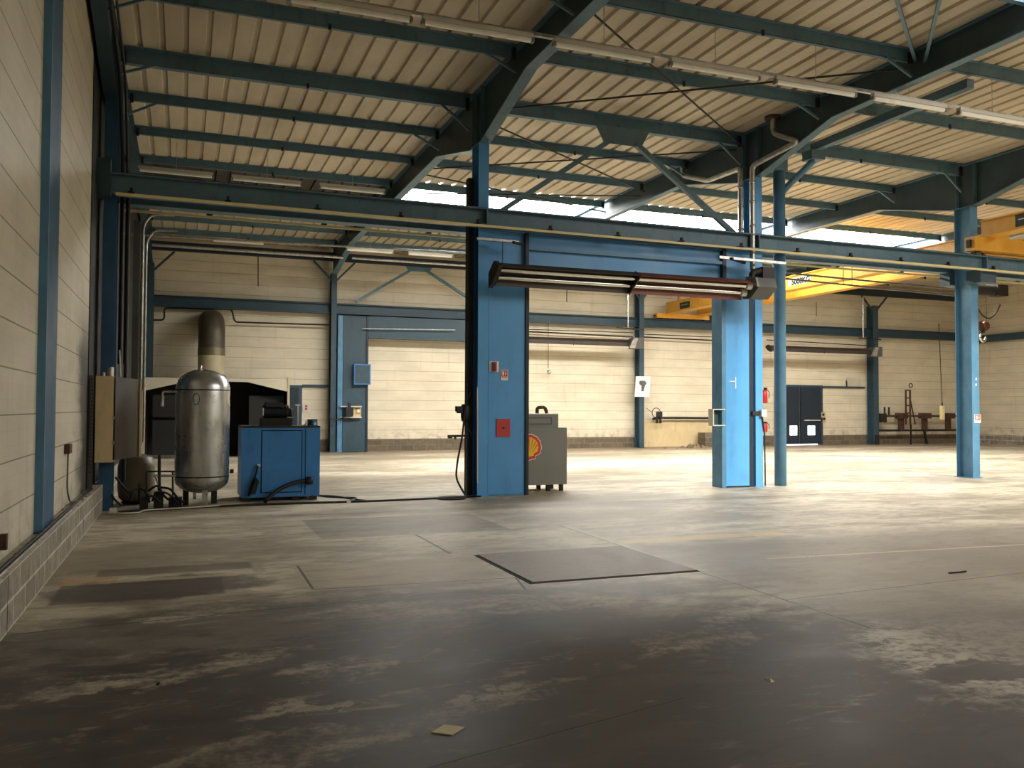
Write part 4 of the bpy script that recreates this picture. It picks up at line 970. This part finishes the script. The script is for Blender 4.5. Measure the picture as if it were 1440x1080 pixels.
# hoses trailing on the floor behind
for i, (pts, lab) in enumerate((([(2.3, 15.9, .015), (2.6, 15.7, .015), (2.75, 15.2, .015), (2.95, 14.75, .015)], 'black hose trailing on the floor past the compressor corner'), ([(2.28, 16.0, .015), (2.5, 15.5, .015), (2.95, 15.3, .015), (2.7, 14.8, .015)], 'second hose lying loosely on the floor past the compressor'))):
    tag(MB().tube(bend(pts, .3, 6), .014, 8).build('floor_hose', 'black_rubber'), lab, 'hose')
tag(MB().box(2.60, 2.66, 14.55, 14.6, 0, .03).build('white_chip', 'white_paint'), 'tiny white scrap on the floor below the compressor corner', 'scrap')
tag(MB().tube(bend([(-.9, 14.35, .02), (.2, 14.62, .02), (1.3, 14.7, .02), (3.2, 14.62, .02), (4.95, 14.82, .02)], .3), .018, 8).build('floor_cable', 'dark_steel'), 'long dark cable on the floor from the tank to the portal column', 'cable')

# ------------------------------------------------------------------ paint booth and its duct at the back
bo = empty('spray_booth', (1.0, 30, 0), 'low sheet-metal spray booth with a black opening at the back wall', 'booth')
MB().box(-1.18, 3.25, 29.0, 31.55, 2.50, 2.54).build('roof', 'pale_plastic', bo)
MB().box(-1.18, -1.12, 29.0, 31.5, 0, 2.50).box(3.17, 3.25, 29.0, 31.5, 0, 2.50).build('side_panel', 'booth_black', bo)
MB().box(-1.12, 3.17, 31.4, 31.5, 0, 2.50).build('rear_panel', 'booth_black', bo)
MB().prism([(-1.18, 2.5), (-1.18, 2.11), (.15, 2.44), (1.9, 2.44), (3.22, 2.13), (3.22, 2.5)], 'y', 28.96, 28.99).build('fascia', 'pale_plastic', bo)
MB().box(3.18, 3.25, 28.94, 28.99, 0, 2.62).box(-1.2, -1.1, 28.94, 28.955, 0, 2.12).build('post', 'duct_pale', bo)
MB().box(2.0, 3.1, 29.3, 29.36, .02, 2.0).box(-.9, .3, 29.3, 29.36, 1.3, 2.0).box(-.9, .3, 29.3, 29.36, .1, 1.2).build('door_leaf', 'booth_black', bo)
MB().tube(arc((1.15, 29.1, 2.54), .12, 0, PI, 10, (1, 0, 0), (0, 0, 1)), .012, 6).build('lifting_loop', 'dark_steel', bo)
du = empty('exhaust_duct', (.85, 31, 2.54), 'fat exhaust duct rising from the booth and bending into the wall', 'duct')
cxd, cyd, rd = .86, 30.7, .43
MB().tube([(cxd, cyd, 2.55), (cxd, cyd, 3.36)], rd, 28).build('lower_section', 'duct_pale', du)
MB().tube([(cxd, cyd, 3.36), (cxd, cyd, 3.62)], rd+.012, 28).build('band', 'duct_band', du)
MB().tube([(cxd, cyd, 3.62), (cxd, cyd, 3.9)]+arc((cxd, cyd+.6, 3.95), .6, PI, PI*.5, 8, (0, 1, 0), (0, 0, 1))+[(cxd, 32.15, 4.55)], rd, 28).build('elbow', 'duct_dark', du)

# ------------------------------------------------------------------ things on the back wall
def onwall(px, py, Y=31.95): return aY(px, py, Y)
def pipe_run(pts, r, mat, label, Y=31.9, name='wall_pipe', cat='pipe'):
    return tag(MB().tube(bend([onwall(a, b, Y) for a, b in pts], .12), r, 8).build(name, mat), label, cat)
pipe_run([(204, 450), (231, 450), (231, 433), (326, 435), (330, 453), (468, 457)], .03, 'dark_steel', 'dark pipe stepping around above the exhaust duct on the back wall')
pipe_run([(510, 462), (640, 464)], .02, 'galvanised', 'thin pipe in front of the dull blue door header', 31.42)
pipe_run([(741, 463), (890, 468)], .018, 'dark_steel', 'upper thin pipe on the back wall before the poster column')
pipe_run([(905, 470), (1006, 474)], .018, 'dark_steel', 'upper thin pipe on the back wall after the poster column')
pipe_run([(905, 474), (1006, 479)], .028, 'dark_steel', 'lower dark pipe on the back wall after the poster column')
pipe_run([(741, 466), (890, 474)], .028, 'dark_steel', 'lower dark pipe on the back wall before the poster column')
pipe_run([(1078, 478), (1222, 486)], .02, 'dark_steel', 'thin pipe above the heater over the double door')
pipe_run([(363, 352), (363, 402)], .018, 'dark_steel', 'short vertical cable on the upper back wall above the duct')
pipe_run([(797, 398), (797, 425)], .018, 'dark_steel', 'short vertical cable hanging under the portal heater on the wall')
pipe_run([(773, 452), (771, 455), (771, 518)], .014, 'duct_band', 'thin drop pipe ending in a small lamp on the back wall')
pipe_run([(1148, 425), (1148, 445)], .014, 'dark_steel', 'short vertical cable near the flue over the double door')
lmp = onwall(772, 523, 31.85); tag(MB().lathe([(0, -.1), (.06, -.1), (.09, .02), (.04, .08), (0, .08)], lmp, 12).build('wall_lamp', 'galvanised'), 'small round grey lamp at the foot of the drop pipe', 'lamp')
# bench shelf with grinder
a, b = onwall(478, 571.5, 31.5), onwall(508, 587, 31.5)
sh = empty('wall_shelf', ((a.x+b.x)/2, 31.5, b.z), 'white backboard between two thin rails on the dull blue door post', 'shelf')
MB().box(a.x, b.x, 31.40, 31.56, a.z-.02, a.z+.02).box(a.x, b.x, 31.40, 31.56, b.z-.02, b.z+.02).build('rail', 'pvc_white', sh)
MB().box(a.x+.48, b.x, 31.54, 31.56, b.z+.02, a.z-.02).build('backboard', 'cream_paint', sh)
sk = onwall(504, 578, 31.5); MB().box(sk.x-.08, sk.x+.08, 31.5, 31.535, sk.z-.09, sk.z+.09).build('socket', 'wood_pale', sh); MB().box(sk.x-.04, sk.x+.04, 31.49, 31.4995, sk.z-.045, sk.z+.045).build('socket_face', 'white_paint', sh)
gd = empty('wall_machine', (5.75, 31.4, b.z), 'dark machine with a handle on the shelf of the dull blue door post', 'machine')
gc = onwall(491, 578, 31.35)
MB().box(gc.x-.14, gc.x+.14, 31.25, 31.39, gc.z-.17, gc.z+.14).build('body', 'black_rubber', gd)
MB().box(gc.x-.03, gc.x+.05, 31.25, 31.39, gc.z+.14, gc.z+.3).build('head', 'dark_navy_paint', gd)
MB().tube(bend([(gc.x-.14, 31.3, gc.z-.2), (gc.x-.45, 31.3, gc.z-.32), (gc.x-.72, 31.3, gc.z-.28), (gc.x-.75, 31.3, gc.z-.05)], .1), .02, 6).build('cable', 'black_rubber', gd)
# blue panel box
a, b = onwall(497, 512, 31.5), onwall(520, 541, 31.5)
bxn = empty('notice_panel', ((a.x+b.x)/2, 31.4, b.z), 'small blue box with a tilted front on the dull blue door post', 'panel')
MB().box(a.x, b.x, 31.35, 31.54, b.z, a.z).build('case', 'machine_blue', bxn); MB().box(a.x+.04, b.x-.04, 31.335, 31.349, b.z+.04, a.z-.04).build('front', 'deep_blue_paint', bxn)
# switch plate near the door
a, b = onwall(427, 568), onwall(437, 579)
swp = empty('switch_plate', ((a.x+b.x)/2, YB-.02, b.z), 'pale double switch on the wall beside the door behind the compressor', 'switch')
MB().box(a.x, b.x, YB-.03, YB, b.z, a.z).build('plate', 'pvc_white', swp)
MB().box(a.x+.08, a.x+.16, YB-.04, YB-.03, b.z+.06, b.z+.14).box(a.x+.08, a.x+.16, YB-.04, YB-.03, a.z-.12, a.z-.05).build('button', 'panel_red', swp)
# poster
a, b = aY(893.5, 529, 31.5), aY(914, 558, 31.5)
po = empty('poster', ((a.x+b.x)/2, 31.55, b.z), 'tilted white board with a dark funnel-shaped figure', 'poster')
sk_ = .08
def quad(x0, x1, z0, z1, y0, y1, sx=0.0):
    return MB().add([(x0, y0, z0), (x1, y0, z0), (x1+sx, y0, z1), (x0+sx, y0, z1), (x0, y1, z0), (x1, y1, z0), (x1+sx, y1, z1), (x0+sx, y1, z1)], [(0, 1, 2, 3), (4, 5, 6, 7), (0, 1, 5, 4), (1, 2, 6, 5), (2, 3, 7, 6), (3, 0, 4, 7)])
quad(a.x, b.x, b.z, a.z, 31.55, 31.58, .06).build('board', 'white_paint', po)
cxp, czp = (a.x+b.x)/2+.03, (a.z+b.z)/2
MB().prism([(cxp-.17, czp+.2), (cxp-.1, czp+.25), (cxp+.1, czp+.24), (cxp+.19, czp+.15), (cxp+.1, czp+.03), (cxp+.04, czp-.2), (cxp-.07, czp-.2), (cxp-.06, czp+.03), (cxp-.16, czp+.1)], 'y', 31.54, 31.549).build('figure', 'dark_grey_paint', po)
# cream lower panel, pipe rail and coil after the poster column
a, b = onwall(905, 590, 32.0), onwall(1010, 626.5, 32.0)
cpn = empty('wall_panel', ((a.x+b.x)/2, 32.05, 0), 'plain cream panel closing the lower wall between poster column and portal', 'wall panel')
MB().box(18.1, 23.5, 32.08, 32.135, 0.01, 1.12).build('sheet', 'cream_paint', cpn); MB().box(18.1, 23.5, 32.06, 32.079, 1.10, 1.16).build('top_strip', 'siding_cream', cpn)
pipe_run([(918, 589), (928, 587.5), (1008, 588)], .05, 'dark_steel', 'dark pipe rail above the cream panel on the back wall', 31.9, 'pipe_rail')
cl_ = onwall(922, 582, 31.8)
co_ = empty('hose_coil', (cl_.x, 31.75, cl_.z), 'wire coil and plugs hanging on the pipe rail beside the poster column', 'coil')
MB().tube(arc((cl_.x, 31.75, cl_.z+.05), .2, 0, 2*PI, 20, (1, 0, 0), (0, 0, 1)), .016, 6, False).build('coil', 'dark_steel', co_)
MB().box(cl_.x+.02, cl_.x+.26, 31.68, 31.8, cl_.z-.12, cl_.z+.1).build('plug_box', 'black_rubber', co_)
MB().box(cl_.x+.0, cl_.x+.07, 31.7, 31.78, cl_.z-.4, cl_.z-.12).box(cl_.x+.16, cl_.x+.23, 31.7, 31.78, cl_.z-.4, cl_.z-.12).build('plug', 'black_rubber', co_)
MB().tube([(cl_.x-.4, 31.9, cl_.z+.25), (cl_.x-.2, 31.8, cl_.z+.08)], .012, 6).build('lead', 'dark_steel', co_)
# stub wall and debris beside the portal
s_ = onwall(993, 603, 31.7)
ps_ = MB().box(s_.x-.25, 23.3, 31.4, 31.95, 0, .62).build('low_block_wall', 'block_wall_x'); tag(ps_, 'low stained block stub against the back wall beside the portal post', 'block wall')
hp_ = MB(); random.seed(5)
for k in range(40):
    x_ = s_.x-1.0+random.gauss(0, .45); y_ = 31.0+random.uniform(-.2, .3); r_ = random.uniform(.04, .12); h_ = max(.04, .22-abs(x_-s_.x+1.0)*.25)
    z_ = 0
    hp_.add([(x_-r_, y_-r_, z_), (x_+r_, y_-r_*.8, z_), (x_+r_*.8, y_+r_, z_), (x_-r_, y_+r_*.7, z_), (x_+random.uniform(-.04, .04), y_, h_)], [(0, 1, 4), (1, 2, 4), (2, 3, 4), (3, 0, 4), (0, 3, 2, 1)])
tag(hp_.build('rubble', 'debris'), 'small heap of rubble on the floor against the back wall', 'rubble', kind='stuff')
# fire extinguishers on the back column seen between portal and round column
for (y0, y1, lab) in ((545, 567, 'upper red fire extinguisher seen in the gap beside the round column'), (593, 607, 'lower red fire extinguisher seen in the gap beside the round column')):
    a = aY(1076.5, y0, 31.3); b = aY(1076.5, y1, 31.3)
    fe = empty('fire_extinguisher', (a.x, 31.3, b.z), lab, 'extinguisher')
    h_ = a.z-b.z
    MB().lathe([(0, 0), (.1, 0), (.11, .03), (.11, h_*.72), (.06, h_*.85), (0, h_*.85)], (a.x, 31.35, b.z), 16).build('cylinder', 'extinguisher_red', fe)
    MB().box(a.x-.04, a.x+.09, 31.3, 31.38, b.z+h_*.85, b.z+h_).build('valve', 'black_rubber', fe)
    MB().tube(bend([(a.x+.06, 31.3, b.z+h_*.9), (a.x+.16, 31.25, b.z+h_*.7), (a.x+.14, 31.25, b.z+h_*.3)], .08), .015, 6).build('hose', 'black_rubber', fe)
# socket cluster and paper beside the double door
a = onwall(1158, 588, 32.0)
sc_ = empty('socket_cluster', (a.x, 32.1, a.z-.3), 'stained socket board with three dark sockets beside the double door', 'sockets')
MB().box(a.x-.25, a.x+.22, 32.12, 32.2, a.z-.2, a.z+.28).build('board', 'duct_pale', sc_)
for dx, dz in ((.08, .16), (-.0, -.03), (.14, -.03)): MB().lathe([(0, -.05), (.05, -.05), (.06, 0), (0, 0)], (a.x+dx, 32.12, a.z+dz), 10, 'y').build('socket', 'dark_steel', sc_)
MB().box(a.x-.2, a.x+.05, 32.1, 32.12, a.z-.18, a.z-.08).build('lower_plug', 'rusty_steel', sc_)
a, b = onwall(1193, 532, 32.05), onwall(1212, 541, 32.05)
pr_ = empty('paper_sheet', ((a.x+b.x)/2, 32.08, b.z), 'curled pale sheet standing on the dark blue rail by the rack column', 'paper')
quad(a.x, b.x, 2.735, a.z, 32.10, 32.105, -.05).build('sheet', 'pale_plastic', pr_)
MB().box(a.x-.06, a.x-.02, 32.10, 32.14, 2.732, 3.0).build('stick', 'dark_steel', pr_)
# rusty pipe rack with vices and a ladder-like jack stand
rk = empty('pipe_rack', (33, 31.8, .5), 'rusty two-rail pipe rack fixed along the back wall', 'rack')
z1, z2 = onwall(1290, 585, 31.7).z, onwall(1290, 605, 31.7).z
MB().tube([(30.6, 31.7, z1), (36.2, 31.7, z1)], .05, 8).build('rail', 'rusty_steel', rk); MB().tube([(30.6, 31.7, z2), (36.2, 31.7, z2)], .05, 8).build('rail', 'dark_steel', rk)
for px in (1267, 1300, 1333):
    x = onwall(px, 590, 31.7).x
    MB().box(x-.1, x+.1, 31.6, 31.8, z2, z1).build('bracket', 'rusty_steel', rk)
    MB().box(x-.18, x+.2, 31.45, 31.9, z1-.12, z1+.14).build('clamp_head', 'rusty_steel', rk)
x = onwall(1238, 585, 31.7).x; MB().box(x-.15, x+.2, 31.5, 31.9, z1-.3, z1+.12).build('clamp_head', 'dark_steel', rk)
for px in (1244, 1250): x = onwall(px, 578, 31.7).x; MB().tube([(x, 31.7, z1+.05), (x, 31.7, z1+.42)], .045, 8).build('peg', 'dark_steel', rk)
x = onwall(1300, 618, 31.7).x; MB().bar((x, 31.7, z2), (x+.15, 31.7, .0), .09, .09).build('leg', 'dark_steel', rk)
ls = empty('ladder_stand', (onwall(1277, 620, 31.3).x, 31.3, 0), 'narrow rusty ladder-like stand with a ring on top', 'stand')
L0, L1 = onwall(1274, 580, 31.3).x, onwall(1280, 580, 31.3).x; zt_ = onwall(1276, 548, 31.3).z
MB().box(L0-.03, L0+.03, 31.27, 31.33, .95, zt_).box(L1-.03, L1+.03, 31.27, 31.33, .95, zt_).build('upright', 'rusty_steel', ls)
for k in range(4): MB().box(L0+.03, L1-.03, 31.27, 31.33, zt_-.06-k*.36, zt_-k*.36).build('rung', 'rusty_steel', ls)
MB().tube(arc((L1+.05, 31.3, zt_+.2), .1, 0, 2*PI, 16, (1, 0, 0), (0, 0, 1)), .022, 8, False).build('ring', 'dark_steel', ls)
MB().bar((L1, 31.3, zt_-.4), (L1+.3, 31.3, .95), .04, .04).box(L1-.0, L1+.06, 31.27, 31.33, 0, .95).build('stay', 'dark_steel', ls)
tag(MB().box(30.3, 30.5, 31.55, 31.62, .02, .45).build('base_bracket', 'dark_steel'), 'dark bracket at the foot of the rack column', 'bracket')

# ------------------------------------------------------------------ floor things
fp = empty('floor_plate', (3.85, 8.15, 0), 'dark steel cover plate set in the concrete floor', 'cover plate')
MB().box(2.985, 4.80, 7.33, 8.97, .0, .003).build('gap_shadow', 'gap_dark', fp)  # dark sheet painted as gap shadow along two edges of the plate
MB().box(3.03, 4.80, 7.37, 8.97, .0031, .009).build('plate', 'plate_steel', fp)
pc = aZ(629, 1027)
tag(MB().add([(pc.x-.085, pc.y-.01, .0), (pc.x+.0, pc.y-.075, .0), (pc.x+.09, pc.y+.0, .0), (pc.x+.0, pc.y+.06, .0), (pc.x-.085, pc.y-.01, .006), (pc.x+.0, pc.y-.075, .006), (pc.x+.09, pc.y+.0, .006), (pc.x+.0, pc.y+.06, .008)],
    [(0, 1, 5, 4), (1, 2, 6, 5), (2, 3, 7, 6), (3, 0, 4, 7), (4, 5, 6, 7), (3, 2, 1, 0)]).build('paint_chip', 'duct_pale'), 'pale square chip lying on the dark floor', 'chip')
for (px, py, s_, lab, m) in ((1083, 957, .03, 'narrow white scrap on the dark floor', 'pvc_white'), (222, 962, .02, 'small dark crumb on the dark floor near the side wall', 'gap_dark'), (1137, 783, .02, 'tiny pale crumb beside the light floor stripe', 'pvc_white')):
    p = aZ(px, py)
    tag(MB().add([(p.x-s_*.6, p.y-s_, 0), (p.x+s_*.4, p.y-s_, 0), (p.x+s_*.6, p.y+s_*2, 0), (p.x-s_*.2, p.y+s_*2, 0), (p.x, p.y, s_*.5)], [(0, 1, 4), (1, 2, 4), (2, 3, 4), (3, 0, 4), (0, 3, 2, 1)]).build('floor_scrap', m), lab, 'scrap')
p = aZ(1348, 806)
tag(MB().tube([(p.x-.12, p.y+.01, .008), (p.x, p.y-.01, .012), (p.x+.12, p.y+.02, .008)], .008, 6).build('twig', 'gap_dark'), 'short dark stick on the pale floor past the light stripe', 'stick')

# ------------------------------------------------------------------ light
sun = bpy.data.lights.new('sun', 'SUN'); so_ = bpy.data.objects.new('sun', sun); col.objects.link(so_)
sun.energy = 4.0; sun.angle = math.radians(5.0); sun.color = (1, .97, .9)
dv = Vector((-1.2, 11.9, -7.5)).normalized(); so_.rotation_euler = dv.to_track_quat('-Z', 'Y').to_euler()
w = bpy.data.worlds.new('world'); scene.world = w; w.use_nodes = True
w.node_tree.nodes['Background'].inputs[0].default_value = (.75, .85, 1, 1); w.node_tree.nodes['Background'].inputs[1].default_value = 1.0
vs_ = scene.view_settings; vs_.view_transform = 'Standard'; vs_.look = 'None'; vs_.gamma = 1; vs_.use_curve_mapping = False; vs_.exposure = 1.0
scene.cycles.max_bounces = 8; scene.cycles.diffuse_bounces = 5; scene.cycles.transparent_max_bounces = 8
scene.cycles.use_denoising = True; scene.cycles.sample_clamp_indirect = 6
